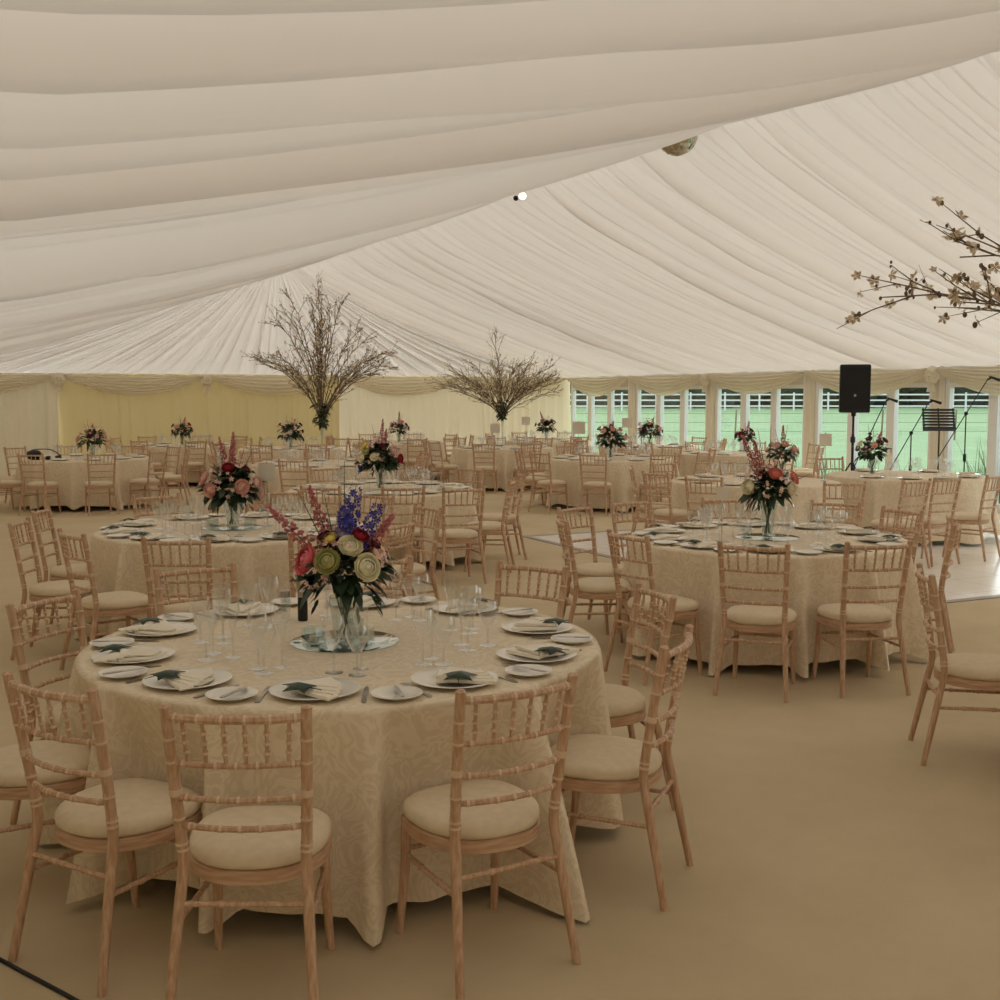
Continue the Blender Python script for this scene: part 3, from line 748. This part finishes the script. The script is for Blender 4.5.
def look(loc, nrm, roll=0):
    q = Vector(nrm).normalized().to_track_quat('Z', 'Y'); return Matrix.Translation(loc) @ q.to_matrix().to_4x4() @ Matrix.Rotation(roll, 4, 'Z')
def spike_mb(kind, L, rg):
    mb = MB(); mb.cur = 0; top = Vector((rg.uniform(-.1, .1) * L, rg.uniform(-.1, .1) * L, L)); mb.tube([(0, 0, 0), tuple(top * .5), tuple(top)], [.003, .0025, .001], 5); mb.cur = 1
    if kind == 'delphinium':
        for q in range(30):
            t = .3 + .68 * q / 30; a = q * 2.4; rr = .030 * (1 - .55 * (t - .3)); c = top * t + Vector((math.cos(a) * rr, math.sin(a) * rr, 0))
            mb.add(recol(daisy_mb(.024 * (1.25 - .6 * t)), 1), look(c, (math.cos(a), math.sin(a), .3), q))
    elif kind == 'astilbe':
        for q in range(150):
            t = .22 + .76 * (q / 150); a = q * 2.4; rr = .045 * (1 - t) * rg.uniform(.3, 1.2) + .004
            mb.ball(tuple(top * t + Vector((math.cos(a) * rr, math.sin(a) * rr, rg.uniform(-.01, .01)))), rg.uniform(.004, .008), 4, 3)
    else:
        for q in range(14):
            t = .35 + .62 * q / 14; a = q * 2.4; c = top * t; leafblade(mb, c, (math.cos(a), math.sin(a), .6), .035 * (1.2 - t), .014)
    return mb
def recol(mb, k): mb.m = [k] * len(mb.m); return mb
def vase_mb(h, r0, r1, n=28):
    mb = MB(); mb.lathe([(r0, 0), (r0 * 1.02, .004), (r0 * .95, .012), (r0 * .95 + (r1 - r0) * .35, h * .45), (r0 + (r1 - r0) * .75, h * .8), (r1, h), (r1 - .004, h), (r0 + (r1 - r0) * .7, h * .8), (r0 * .9, .02), (.002, .016)], n, cap1=True); return mb
RM = {}
def rose_mesh(col, r, lod):
    k = (col, round(r, 3), lod)
    if k not in RM: RM[k] = rose_mb(r, lod).mesh('rose', M['f_' + col], True, 0)
    return RM[k]
def bouquet(loc, h, R, blooms, spikes, seed, label, vlabel, lod=1, vase=None, nleaf=90, twist=0, trail=True):
    """vase is a thing of its own, the bouquet another"""
    rg = random.Random(seed); vh, v0, v1 = vase or (.2, .045, .065)
    tag(build('glass_vase', vase_mb(vh, v0, v1), M['vase'], loc=loc), vlabel, 'vase', 'glass vases of the bouquets')
    root = thing('flower_bouquet', loc, twist, label, 'flowers', 'bouquets on the tables')
    mb = MB()
    for q in range(9):
        a = q * 2.4; rr = v0 * .6; mb.tube([(rr * math.cos(a + 2), rr * math.sin(a + 2), .022), (rr * .5 * math.cos(a), rr * .5 * math.sin(a), vh * .6), (v1 * .7 * math.cos(a), v1 * .7 * math.sin(a), vh + .03)], .003, 5)
    build('stems', mb, M['stemgreen'], root)
    hc = vh + (h - vh) * .28; mb = MB()
    for q in range(nleaf):
        th = rg.uniform(0, 2 * PI); el = rg.uniform(-.55, 1.2); d = Vector((math.cos(th) * math.cos(el), math.sin(th) * math.cos(el), math.sin(el)))
        p = Vector((0, 0, hc)) + Vector((d.x * R * .72, d.y * R * .72, d.z * R * .62)) * rg.uniform(.25, .95)
        if el < 0 and Vector((p.x, p.y)).length < v1 + .02 and p.z < vh + .02: p.z = vh + .03
        leafblade(mb, p, d + Vector((0, 0, .1)), rg.uniform(.05, .11) * (R / .2), rg.uniform(.03, .06) * (R / .2), rg.uniform(.1, .7), rg.uniform(-.6, .6))
    build('foliage', mb, M['leaf'], root, angle=0)
    if trail:
        mb = MB()
        for q in range(5):
            th = rg.uniform(0, 6.28); dx, dy = math.cos(th), math.sin(th); p = Vector((dx * (v1 + .045), dy * (v1 + .045), vh + .03))
            for k in range(5): leafblade(mb, p + Vector((dx * .006 * k, dy * .006 * k, -.018 * k)), (dx + rg.uniform(-.6, .6), dy + rg.uniform(-.6, .6), -1.0), .05, .016, .1, rg.uniform(-.8, .8))
        build('trailing_leaves', mb, M['leaf'], root, angle=0)
    mb = MB(); mb.cur = 0
    for q in range(int(nleaf * .45)):
        th = rg.uniform(0, 2 * PI); el = rg.uniform(-.2, 1.3); d = Vector((math.cos(th) * math.cos(el), math.sin(th) * math.cos(el), math.sin(el)))
        p = Vector((0, 0, hc)) + d * R * rg.uniform(.8, 1.08); mb.add(daisy_mb(rg.uniform(.012, .021) * (R / .2)), look(p, d, q))
    build('small_blossoms', mb, M['f_blush'], root, angle=0)
    for (col, az, el, r, k) in blooms:
        a, e = math.radians(az), math.radians(el); d = Vector((math.cos(a) * math.cos(e), math.sin(a) * math.cos(e), math.sin(e)))
        r *= .88; o = obj('rose', rose_mesh(col, r, lod), root); p = Vector((0, 0, hc)) + d * R * k; o.matrix_local = look(p - d * r * .4, d, rg.uniform(0, 6))
        o['label'] = col + ' rose bloom'
    for (kind, col, az, lean, L) in spikes:
        a = math.radians(az); ln = math.radians(lean); d = Vector((math.cos(a) * math.sin(ln), math.sin(a) * math.sin(ln), math.cos(ln)))
        o = build(kind + '_spike', spike_mb(kind, L * 1.2, rg), [M['stemgreen'], M['f_' + col] if col in FL else M[col]], root, angle=0)
        o.matrix_local = look(Vector((d.x * R * .35, d.y * R * .35, hc + .02)), d, rg.uniform(0, 6))
    return root
# camera lies in direction (-.4305,-.9026): azimuth towards it from a table
CAMAZ = -115.5
def tcen(t): return (TABLES[t][0], TABLES[t][1], TT + base_z(t))
def mirror(t, loc, r, label):
    mb = MB(); mb.lathe([(r, 0), (r, .004), (r - .004, .006), (.002, .006)], 56); tag(build('round_mirror', mb, M['mirror'], loc=loc), label, 'mirror', 'round mirrors under the bouquets')
def tealights(t, loc, spots, w):
    for q, (az, d) in enumerate(spots):
        a = math.radians(az); p = (loc[0] + d * math.cos(a), loc[1] + d * math.sin(a), loc[2] + .006)
        root = thing('tealight_holder', p, rnd.uniform(0, 1.5), f'{("left", "front", "back")[q] if q < 3 else "other"} square glass tealight holder on the mirror of {w}', 'candle holder', 'tealight holders')
        mb = MB(); s = .034
        sq = lambda k, z: [(k * x, k * y, z) for x, y in ((-1, -1), (1, -1), (1, 1), (-1, 1))]
        mb.loft([sq(s * .96, 0), sq(s, .003), sq(s, .07), sq(s * .86, .07), sq(s * .84, .012)]); build('glass_cup', mb, M['vase'], root, smooth=False)
        mb = MB(); mb.lathe([(.018, .013), (.019, .016), (.019, .032), (.002, .030)], 16); build('tealight', mb, M['candle'], root)
# nearest table: bouquet as in the photo (azimuths are given relative to the camera side, + is to the right)
def az(d): return CAMAZ + d
lA = tcen('A'); mirror('A', lA, .215, 'round mirror under the blue and pink bouquet on the nearest table')
up = (lA[0], lA[1], lA[2] + .006)
bouquet(up, .5, .2, [('pink', az(-52), 22, .062, .92), ('green', az(-12), 22, .052, 1.0), ('cream', az(18), 42, .05, .95), ('cream', az(34), 14, .056, 1.02), ('red', az(38), 52, .034, 1.05), ('wine', az(62), 40, .026, 1.0), ('wine', az(-40), 58, .03, .95),
    ('yellow', az(-22), 55, .03, .95), ('cream', az(-75), -8, .035, .95), ('peach', az(150), 30, .05, .95), ('cream', az(-150), 30, .05, .95), ('mauve', az(5), 62, .03, .95)],
    [('delphinium', 'blue', az(40), 14, .30), ('delphinium', 'blue', az(62), 24, .26), ('delphinium', 'blue', az(20), 6, .24), ('delphinium', 'mauve', az(-10), 5, .2), ('astilbe', 'astilbe', az(-70), 16, .30), ('astilbe', 'astilbe', az(-85), 40, .30), ('leafy', 'pale_leaf', az(10), 5, .36), ('leafy', 'pale_leaf', az(-40), 18, .26), ('leafy', 'pale_leaf', az(-100), 26, .3), ('astilbe', 'astilbe', az(70), 40, .24)],
    101, 'loose bouquet of pink, green and cream roses with blue delphiniums', 'flared glass vase under the blue delphinium bouquet on the nearest table', 2, (.18, .045, .062), 260)
tealights('A', lA, [(az(-60), .13), (az(45), .12), (az(170), .13)], WHERE['A'])
for nm, mat, dx, lab in (('pepper_mill', 'black', .0, 'dark pepper grinder behind the mirror on the nearest table'), ('salt_mill', 'vase', -.075, 'clear salt grinder beside the dark pepper grinder')):
    a = math.radians(az(-105)); p = Vector((lA[0] - .03, lA[1] + .50, lA[2])) + Vector((.9026, -.4305, 0)) * dx
    root = thing(nm, p, 0, lab, 'grinder'); mb = MB(); mb.lathe([(.02, 0), (.022, .004), (.021, .1), (.02, .105)], 20); build('body', mb, M[mat], root)
    mb = MB(); mb.lathe([(.021, .105), (.022, .108), (.021, .132), (.01, .138), (.002, .139)], 20); build('lid', mb, M['steel'], root)
lB = tcen('B'); mirror('B', lB, .22, 'round mirror under the peach and red bouquet on the left table')
bouquet((lB[0], lB[1], lB[2] + .006), .5, .24, [('peach', az(-62), 22, .058, .95), ('peach', az(-28), 2, .056, 1.0), ('peach', az(30), 8, .056, 1.0), ('red', az(2), 48, .045, .95), ('wine', az(50), 42, .03, .95), ('blush', az(68), 14, .05, .95), ('blush', az(85), -10, .045, .95), ('cream', az(160), 20, .05, .9)],
    [('astilbe', 'astilbe', az(-30), 10, .32), ('astilbe', 'astilbe', az(0), 4, .34), ('astilbe', 'astilbe', az(25), 14, .3), ('leafy', 'pale_leaf', az(-80), 22, .26), ('leafy', 'pale_leaf', az(80), 24, .26), ('delphinium', 'white', az(-55), 14, .24), ('leafy', 'pale_leaf', az(45), 20, .26)],
    102, 'bouquet of peach and deep red roses with tall pink astilbe', 'flared glass vase under the peach and astilbe bouquet', 2, (.2, .045, .07), 220)
tealights('B', lB, [(az(-70), .15), (az(70), .15)], WHERE['B'])
lD = tcen('D'); mirror('D', lD, .22, 'round mirror under the coral and cream bouquet on the right table')
bouquet((lD[0], lD[1], lD[2] + .006), .56, .2, [('coral', az(5), 38, .05, .95), ('coral', az(60), 26, .05, 1.0), ('cream', az(-55), 8, .055, 1.0), ('cream', az(38), 4, .045, 1.0), ('blush', az(-15), 64, .03, .9), ('peach', az(170), 20, .05, .9)],
    [('astilbe', 'astilbe', az(-70), 30, .34), ('astilbe', 'astilbe', az(-60), 20, .3), ('leafy', 'pale_leaf', az(0), 4, .36), ('leafy', 'pale_leaf', az(40), 12, .32), ('leafy', 'leaf', az(70), 70, .2), ('leafy', 'pale_leaf', az(-30), 12, .34)],
    103, 'bouquet of coral and cream roses with dark leaves in tall vase', 'tall flared glass vase under the coral and cream bouquet', 2, (.24, .035, .07), 220)
tealights('D', lD, [(az(-80), .15)], WHERE['D'])
lC = tcen('C'); lC = (lC[0] - .05, lC[1] - .1, lC[2])
bouquet(lC, .55, .25, [('yellow', az(-60), 40, .05, .95), ('cream', az(-50), 6, .05, .95), ('green', az(-40), 25, .045, .9), ('cream', az(-10), 10, .045, .95), ('blush', az(45), 25, .055, .98), ('red', az(60), 4, .05, 1.0), ('wine', az(10), 40, .03, .95), ('blue', az(-75), -20, .04, .95)],
    [('astilbe', 'astilbe', az(0), 4, .34), ('leafy', 'pale_leaf', az(-60), 14, .3), ('leafy', 'pale_leaf', az(50), 18, .3), ('astilbe', 'astilbe', az(40), 10, .26)], 104, 'bouquet of yellow, blush and red roses behind the blue delphiniums', 'flared glass vase on the table behind the blue delphiniums', 1, (.22, .04, .065), 200)
def far_bouquet(t, cols, seed, label, dx=0, dy=0, R=.2, h=.5, sp=('astilbe', 'leafy', 'leafy')):
    rg = random.Random(seed); c = tcen(t); c = (c[0] + dx, c[1] + dy, c[2])
    bl = [(cols[q % len(cols)], az(-80 + 40 * q + rg.uniform(-12, 12)), rg.uniform(0, 50), rg.uniform(.035, .052), rg.uniform(.9, 1.02)) for q in range(5)] + [(cols[(q + 1) % len(cols)], az(130 + 45 * q), rg.uniform(0, 45), .042, .95) for q in range(3)]
    sps = [(k, 'astilbe' if k == 'astilbe' else 'pale_leaf', az(rg.uniform(-90, 90)), rg.uniform(4, 22), rg.uniform(.2, .32)) for k in sp]
    bouquet(c, h, R, bl, sps, seed, label, f'flared glass vase on {WHERE[t]}', 1, (.18, .035, .055), 150, 0, False)
far_bouquet('E', ['peach', 'blush', 'peach'], 201, 'bouquet of two peach roses and dark leaves by the card', .55, .2, .2, .55)
far_bouquet('F', ['cream', 'wine', 'peach', 'wine'], 202, 'bouquet of cream and wine roses under the black speaker', -.42, .14, .22, .55, ('leafy', 'leafy', 'astilbe'))
far_bouquet('G', ['red', 'peach', 'peach', 'blush'], 203, 'bouquet of red and peach roses on the mid-hall table', -.05, -.05, .27, .62)
far_bouquet('H', ['wine', 'red', 'wine'], 204, 'small bouquet of wine red roses before the windows', .3, .1, .18, .5)
far_bouquet('I', ['peach', 'wine', 'blush'], 205, 'bouquet of peach and wine roses before the window mullion', 0, 0, .26, .55)
far_bouquet('K', ['wine', 'mauve', 'wine'], 206, 'dark bouquet in the window corner beyond the spreading twigs', -.05, 0, .24, .55)
far_bouquet('M', ['blush', 'wine', 'white'], 207, 'bouquet of blush and white roses left of the tall twigs', 0, 0, .28, .55)
far_bouquet('N', ['pink', 'wine', 'blush'], 208, 'bouquet of pink roses between both twig trees', 0, 0, .22, .5)
far_bouquet('O', ['blush', 'peach', 'wine'], 209, 'dark bouquet with blush roses on the far left table', .1, .05, .24, .55)
far_bouquet('P', ['wine', 'red', 'blush'], 210, 'small dark bouquet before the gold back wall', -.05, 0, .22, .5)

# ------------------------------------------------------------------ twig trees in tall vases
def twig_tree(loc, seed, vh, nmain, reach, height, label, vlabel, blos=.012, per=70, droop=.35, narrow=.0, up_bias=1.0, nrm=True):
    rg = random.Random(seed)
    mb = MB(); mb.lathe([(.075, 0), (.078, .006), (.03, .02), (.018, .06), (.017, vh * .55), (.03, vh * .8), (.055, vh), (.052, vh), (.026, vh * .8), (.012, vh * .5), (.002, .05)], 24); tag(build('tall_glass_vase', mb, M['vase'], loc=loc), vlabel, 'vase', 'tall glass vases of the twig trees')
    root = thing('twig_tree', loc, 0, label, 'branches', 'twig trees in tall vases'); mb = MB()
    for q in range(150):
        th = rg.uniform(0, 6.28); zz = rg.uniform(0, 1); rr = .05 + .06 * zz; d = (math.cos(th), math.sin(th), rg.uniform(-.6, .6))
        leafblade(mb, (rr * math.cos(th) * rg.random(), rr * math.sin(th) * rg.random(), vh - .08 + zz * .34), d, rg.uniform(.05, .1), .035, .5, rg.uniform(-1, 1))
    build('foliage_collar', mb, M['leaf'], root, angle=0)
    for q in range(nmain):
        th = 2 * PI * q / nmain + rg.uniform(-.25, .25); out = (rg.random() ** .7) * (1 - narrow) + narrow * .3
        if q % 3 == 0: out = rg.uniform(.8, 1)
        R = reach * out * rg.uniform(.8, 1.05); H = height * (1 - .55 * out * up_bias) * rg.uniform(.8, 1.05)
        p = [Vector((.02 * math.cos(th), .02 * math.sin(th), vh - .1))]; m = 12; br = MB(); bl = MB(); wob = rg.uniform(-.3, .3)
        for k in range(1, m + 1):
            t = k / m; a = th + wob * t + .06 * rg.uniform(-1, 1)
            p.append(Vector((R * t ** 1.25 * math.cos(a), R * t ** 1.25 * math.sin(a), vh - .1 + H * (t ** .8) - droop * out * H * t ** 3 + rg.uniform(-.01, .01))))
        br.tube(p, [.0075 * (1 - .8 * k / m) + .0016 for k in range(m + 1)], 5); ends = [(p[k], p[k] - p[k - 1]) for k in range(5, m + 1)]
        for k in range(3, m):
            for _ in range(2):
                d = (p[k] - p[k - 1]).normalized() + Vector((rg.uniform(-1, 1), rg.uniform(-1, 1), rg.uniform(-.5, .9))) * .8; L = rg.uniform(.12, .42) * (1.2 - .5 * k / m) * reach / 1.1
                e1 = p[k] + d.normalized() * L * .5; e2 = e1 + (d.normalized() + Vector((rg.uniform(-.4, .4), rg.uniform(-.4, .4), rg.uniform(-.2, .4)))).normalized() * L * .5
                br.tube([p[k], e1, e2], [.004, .003, .0015], 4); ends += [(p[k].lerp(e1, .5), d), (e1, d), (e1.lerp(e2, .5), d), (e2, d)]
                d2 = d.normalized() + Vector((rg.uniform(-1, 1), rg.uniform(-1, 1), rg.uniform(-1, 1))) * .7; e3 = e1 + d2.normalized() * L * .4
                br.tube([e1, e3], [.0025, .0012], 4); ends += [(e3, d2), (e1.lerp(e3, .5), d2)]
        bo = build('branch', br, M['twig'], root)
        for _ in range(per):
            c, d = rg.choice(ends); c = Vector(c) + Vector((rg.uniform(-1, 1), rg.uniform(-1, 1), rg.uniform(-1, 1))) * .012
            if rg.random() < .5: bl.cur = 1; bl.ball(tuple(c), blos * rg.uniform(.2, .42), 5, 4, (1, 1, 1.3))
            else: bl.cur = 0; bl.add(recol(daisy_mb(blos * rg.uniform(.8, 1.5)), 0), look(c, (rg.uniform(-1, 1), rg.uniform(-1, 1), rg.uniform(-1, 1)), 0))
        tag(build('blossoms', bl, [M['blossom'], M['twig']], bo, angle=0), 'cream blossoms and buds')
    return root
twig_tree((*TABLES['L'][:2], TT), 301, .62, 26, 1.25, 2.8, 'tall upright arrangement of bare blossom twigs in a slim vase', 'slim tall glass vase holding the tall upright twigs', .017, 110, .30)
twig_tree((*TABLES['J'][:2], TT), 302, .62, 28, 1.45, 1.85, 'wide spreading umbrella of blossom twigs in a slim vase', 'slim tall glass vase holding the spreading twigs', .018, 110, .18)
twig_tree((TABLES['R'][0] - .42, TABLES['R'][1] + .1, TT), 303, .75, 28, 1.45, 2.45, 'large cream blossom branches cut off at the right edge', 'tall glass vase holding the large branches at right edge', .027, 150, .3)

# ------------------------------------------------------------------ table cards
def card(loc, h, w, label):
    root = thing('table_card_stand', loc, math.radians(-25), label, 'card stand', 'table cards on thin rods'); mb = MB()
    mb.lathe([(.045, 0), (.045, .005), (.006, .009), (.003, .02)], 20); mb.tube([(0, 0, .01), (0, 0, h)], .0032, 6); build('rod', mb, M['silver'], root)
    mb = MB(); mb.box((-w / 2, -.004, h - .02), (w / 2, -.002, h + w * .85)); build('card', mb, M['card'], root, smooth=False)
    mb = MB(); mb.ball((0, 0, h + w * .85 + .008), .009, 8, 6); build('clip', mb, M['silver'], root)
cB = tcen('B'); card((cB[0] + .27, cB[1] + .03, cB[2]), .36, .13, 'white table card on a thin rod beside the pink astilbe')
cD = tcen('D'); card((cD[0] - .40, cD[1] - .02, cD[2]), .30, .08, 'white table card on a thin rod at left of right table')
card((9.05, 10.35, TT + DFZ), .42, .14, 'pinkish table card on a thin rod below the black speaker')
cJ = tcen('J'); card((cJ[0] - .2, cJ[1] - .1, cJ[2]), .3, .18, 'table card on a rod left of the spreading twig vase')
cK = tcen('K'); card((cK[0] - .5, cK[1] + .1, cK[2]), .36, .18, 'table card on a rod left of the window corner bouquet')
cG = tcen('G'); card((cG[0] - .45, cG[1] + .25, cG[2]), .40, .2, 'pinkish table card on a rod left of the red-peach bouquet')
cI = tcen('I'); card((cI[0] - .45, cI[1] + .1, cI[2]), .38, .19, 'pinkish table card on a rod against the first window bays')

# ------------------------------------------------------------------ sound gear
sp = (11.28, 12.35)
st = thing('speaker_stand', (*sp, DFZ), 0, 'black tripod stand carrying the loudspeaker', 'speaker stand')
mb = MB(); mb.tube([(0, 0, .45), (0, 0, 1.2)], .019, 10); mb.tube([(0, 0, 1.1), (0, 0, 1.5)], .0155, 10); build('pole', mb, M['blackmetal'], st)
mb = MB(); mb.lathe([(.03, 1.08), (.034, 1.1), (.034, 1.15), (.02, 1.17)], 12); build('collar', mb, M['blackmetal'], st)
for q in range(3):
    a = q * 2.094 + .5; mb = MB(); mb.tube([(0.02 * math.cos(a), .02 * math.sin(a), .8), (.5 * math.cos(a), .5 * math.sin(a), .012)], .011, 8); build('leg', mb, M['blackmetal'], st)
    mb = MB(); mb.tube([(0, 0, .48), (.27 * math.cos(a), .27 * math.sin(a), .38)], .007, 6); build('brace', mb, M['blackmetal'], st)
spk = thing('loudspeaker', (*sp, 1.5), math.radians(-38), 'black loudspeaker raised on a tripod before the windows', 'loudspeaker')
def octo(w0, w1, d, k=1):
    return [(-w1 * k, d * k), (-w0 * k, -d * .1 * k), (-w0 * k, -d * k), (w0 * k, -d * k), (w0 * k, -d * .1 * k), (w1 * k, d * k)]
mb = MB(); o = octo(.2, .12, .17)
mb.loft([[(x * k, y * k, z) for x, y in o] for z, k in ((0, .94), (.015, 1), (.635, 1), (.655, .94))]); build('cabinet', mb, M['black'], spk, smooth=False)
mb = MB(); mb.box((-.185, -.184, .05), (.185, -.168, .61)); build('grille', mb, M['grille'], spk, smooth=False)
mb = MB(); mb.lathe([(.017, 0), (.017, .004), (.002, .005)], 16); o = build('badge', mb, M['silver'], spk); o.location = (0, -.184, .235); o.rotation_euler = (PI / 2, 0, 0)
mb = MB(); mb.lathe([(.03, -.05), (.034, 0.002), (.002, .002)], 14); build('pole_socket', mb, M['black'], spk)
def mic_stand(x, y, az0, label, h, boom, lean, mic=True, z=DFZ):
    root = thing('microphone_stand', (x, y, z), math.radians(az0), label, 'microphone stand', 'black microphone stands by the windows')
    mb = MB(); mb.tube([(0, 0, .1), (0, 0, h)], .009, 8); build('pole', mb, M['blackmetal'], root)
    mb = MB(); mb.lathe([(.02, h * .55), (.022, h * .57), (.02, h * .62)], 10); mb.ball((0, 0, h), .028, 10, 8); build('clutch', mb, M['blackmetal'], root)
    for q in range(3):
        a = q * 2.094; mb = MB(); mb.tube([(0, 0, .13), (.32 * math.cos(a), .32 * math.sin(a), .01)], .008, 6); build('leg', mb, M['blackmetal'], root)
    d = Vector((math.cos(lean), 0, math.sin(lean))); c = Vector((0, 0, h)); mb = MB(); mb.tube([tuple(c - d * boom[0]), tuple(c + d * boom[1])], .0075, 8); build('boom', mb, M['blackmetal'], root)
    e = c + d * boom[1]; mb = MB(); mb.tube([tuple(e), tuple(e + d * .05 + Vector((.04, 0, -.01)))], [.012, .016], 8); mb.tube([tuple(e + d * .05), tuple(e + d * .05 + Vector((.15, 0, -.05)))], [.013, .022], 10); build('microphone', mb, M['black'], root)
mic_stand(12.15, 12.95, -28, 'black boom microphone stand with round counterweight by the windows', 1.17, (.78, .52), math.radians(66))
mic_stand(12.35, 12.35, -30, 'black boom microphone stand just left of the music stand', 1.2, (.75, .48), math.radians(62))
mic_stand(12.75, 11.75, -20, 'black boom microphone stand reaching up past the ivory bow', 1.48, (.75, .55), math.radians(58))
ms = thing('music_stand', (12.05, 11.55, DFZ), math.radians(-40), 'black music stand with slotted tray by the windows', 'music stand')
mb = MB(); mb.tube([(0, 0, .1), (0, 0, 1.28)], .011, 8); build('pole', mb, M['blackmetal'], ms)
for q in range(3):
    a = q * 2.094 + .4; mb = MB(); mb.tube([(0, 0, .2), (.28 * math.cos(a), .28 * math.sin(a), .01)], .009, 6); build('leg', mb, M['blackmetal'], ms)
mb = MB(); R_ = Matrix.Translation((0, .0, 1.26)) @ Matrix.Rotation(math.radians(-38), 4, 'X')
d = MB()
for q in range(7): d.box((-.21, -.004, .03 + q * .05), (.21, .004, .062 + q * .05))
for x in (-.2, -.01, .18): d.box((x, .004, 0), (x + .02, .008, .38))
d.box((-.21, -.06, -.004), (.21, .008, .004)); mb.add(d, R_); build('desk', mb, M['blackmetal'], ms, smooth=False)

# ------------------------------------------------------------------ hanging things
def mirrorball():
    root = thing('mirror_ball', (6.95, 10.31, 4.42), 0, 'faceted silver mirror ball hanging from the ridge', 'mirror ball'); mb = MB(); r = .21; nv = 22
    for j in range(nv):
        t0, t1 = PI * j / nv, PI * (j + 1) / nv; n = max(4, int(2 * PI * math.sin((t0 + t1) / 2) * nv / PI))
        for i in range(n):
            a0, a1 = 2 * PI * i / n, 2 * PI * (i + 1) / n; b = len(mb.v)
            jit = Vector((rnd.uniform(-1, 1), rnd.uniform(-1, 1), rnd.uniform(-1, 1))) * .0015
            for (t, a) in ((t0, a0), (t1, a0), (t1, a1), (t0, a1)): mb.v.append(tuple(Vector((r * math.sin(t) * math.cos(a), r * math.sin(t) * math.sin(a), r * math.cos(t))) + jit * (1 if a == a0 else -1)))
            mb.face(b, b + 1, b + 2, b + 3)
    build('mirror_facets', mb, plain('ball_mirror', (190, 186, 170), .08, metal=1), root, smooth=False)
    mb = MB(); mb.ball((0, 0, 0), .2, 16, 12); build('core', mb, M['silver'], root)
    mb = MB(); mb.tube([(0, 0, .2), (0, 0, .42)], .004, 6); build('chain', mb, M['blackmetal'], root)
mirrorball()
M['lamp'] = plain('lit_lamp', (255, 240, 230), .4); _b = M['lamp'].node_tree.nodes['Principled BSDF']; _b.inputs['Emission Color'].default_value = (1, .88, .8, 1); _b.inputs['Emission Strength'].default_value = .5
sl = thing('spot_lamp', (7.05, 14.12, 4.38), math.radians(-25.5), 'small lit spot lamp hanging from the ridge by its bracket', 'spot lamp')
mb = MB(); mb.tube([(0, 0, .08), (0, 0, .24)], .017, 8); mb.tube([(0, 0, .24), (0, 0, .42)], .006, 6); build('bracket', mb, M['blackmetal'], sl)
mb = MB(); mb.lathe([(.05, 0), (.075, .05), (.085, .12), (.08, .122), (.07, .11), (.045, .02)], 20); o = build('reflector', mb, M['silver'], sl); o.location = (.02, .06, 0); o.rotation_euler = (PI / 2, 0, 0)
mb = MB(); mb.lathe([(.07, .1), (.055, .105), (.002, .105)], 20); o = build('bulb', mb, M['lamp'], sl); o.location = (.02, .06, 0); o.rotation_euler = (PI / 2, 0, 0)
mb = MB(); mb.ball((-.09, 0, -.03), .045, 10, 8); build('rear_housing', mb, M['black'], sl)

sl.scale = (.8, .8, .8)
# ------------------------------------------------------------------ loose things
mb = MB(); pts = smoothpath([(-.17, 4.28, .006), (.07, 3.80, .006), (.155, 3.635, .006), (.275, 3.405, .006), (.45, 3.05, .006), (.62, 2.6, .006)], 6); mb.tube(pts, .0065, 8)
tag(build('power_cable', mb, M['black']), 'black cable running over the carpet beside the nearest chairs', 'cable')
bag = thing('equipment_bag', (1.35, 18.92, TT), math.radians(-22), 'black bag with white bundles lying on the far left table', 'bag')
mb = MB(); mb.loft([[(x, .085 * k * math.cos(a), .075 + .075 * k * math.sin(a)) for a in [2 * PI * i / 16 for i in range(16)]] for x, k in ((-.26, .3), (-.255, .8), (-.2, 1), (-.1, .97), (-.06, .5))]); build('bag_end', mb, M['black'], bag)
for q, (x, y, r, mt) in enumerate(((-.02, .0, .055, 'napkin'), (.08, .03, .05, 'napkin'), (.06, -.04, .04, 'black'), (.17, .01, .05, 'napkin'), (.2, -.03, .045, 'black'), (.13, -.05, .035, 'napkin'))):
    mb = MB(); mb.ball((x, y, r * .8), r, 10, 8, (1.3, 1, .8)); build('bundle', mb, M[mt], bag)
mb = MB(); mb.tube(smoothpath([(-.2, 0, .15), (-.05, 0, .165), (.1, 0, .15), (.24, .0, .06)], 4), .008, 6); build('strap', mb, M['black'], bag)

# ------------------------------------------------------------------ light, camera
w = bpy.data.worlds.new('overcast'); sc.world = w; w.use_nodes = True
bg = w.node_tree.nodes['Background']; bg.inputs['Color'].default_value = (.93, .97, 1, 1); bg.inputs['Strength'].default_value = 1.0
sun = bpy.data.lights.new('sun', 'SUN'); sun.energy = 1.4; sun.angle = math.radians(70); sun.color = (1, .97, .92)
so = bpy.data.objects.new('sun', sun); COL.objects.link(so)
so.rotation_euler = Vector((-.62, -.42, -.66)).to_track_quat('-Z', 'Y').to_euler()
cam = bpy.data.cameras.new('camera'); co = bpy.data.objects.new('camera', cam); COL.objects.link(co)
co.location = (0, 0, 1.74); co.rotation_euler = (math.radians(90 - 5.17), 0, math.radians(-25.5)); cam.lens = 36 * 1.16; cam.sensor_width = 36; cam.clip_start = .05; cam.clip_end = 500
sc.camera = co
sc.view_settings.view_transform = 'Standard'; sc.view_settings.look = 'None'; sc.view_settings.exposure = 1.15; sc.view_settings.gamma = 1
sc.cycles.max_bounces = 10; sc.cycles.diffuse_bounces = 5; sc.cycles.transparent_max_bounces = 24; sc.cycles.use_denoising = True
sc.cycles.caustics_reflective = False; sc.cycles.caustics_refractive = False; sc.cycles.sample_clamp_indirect = 6
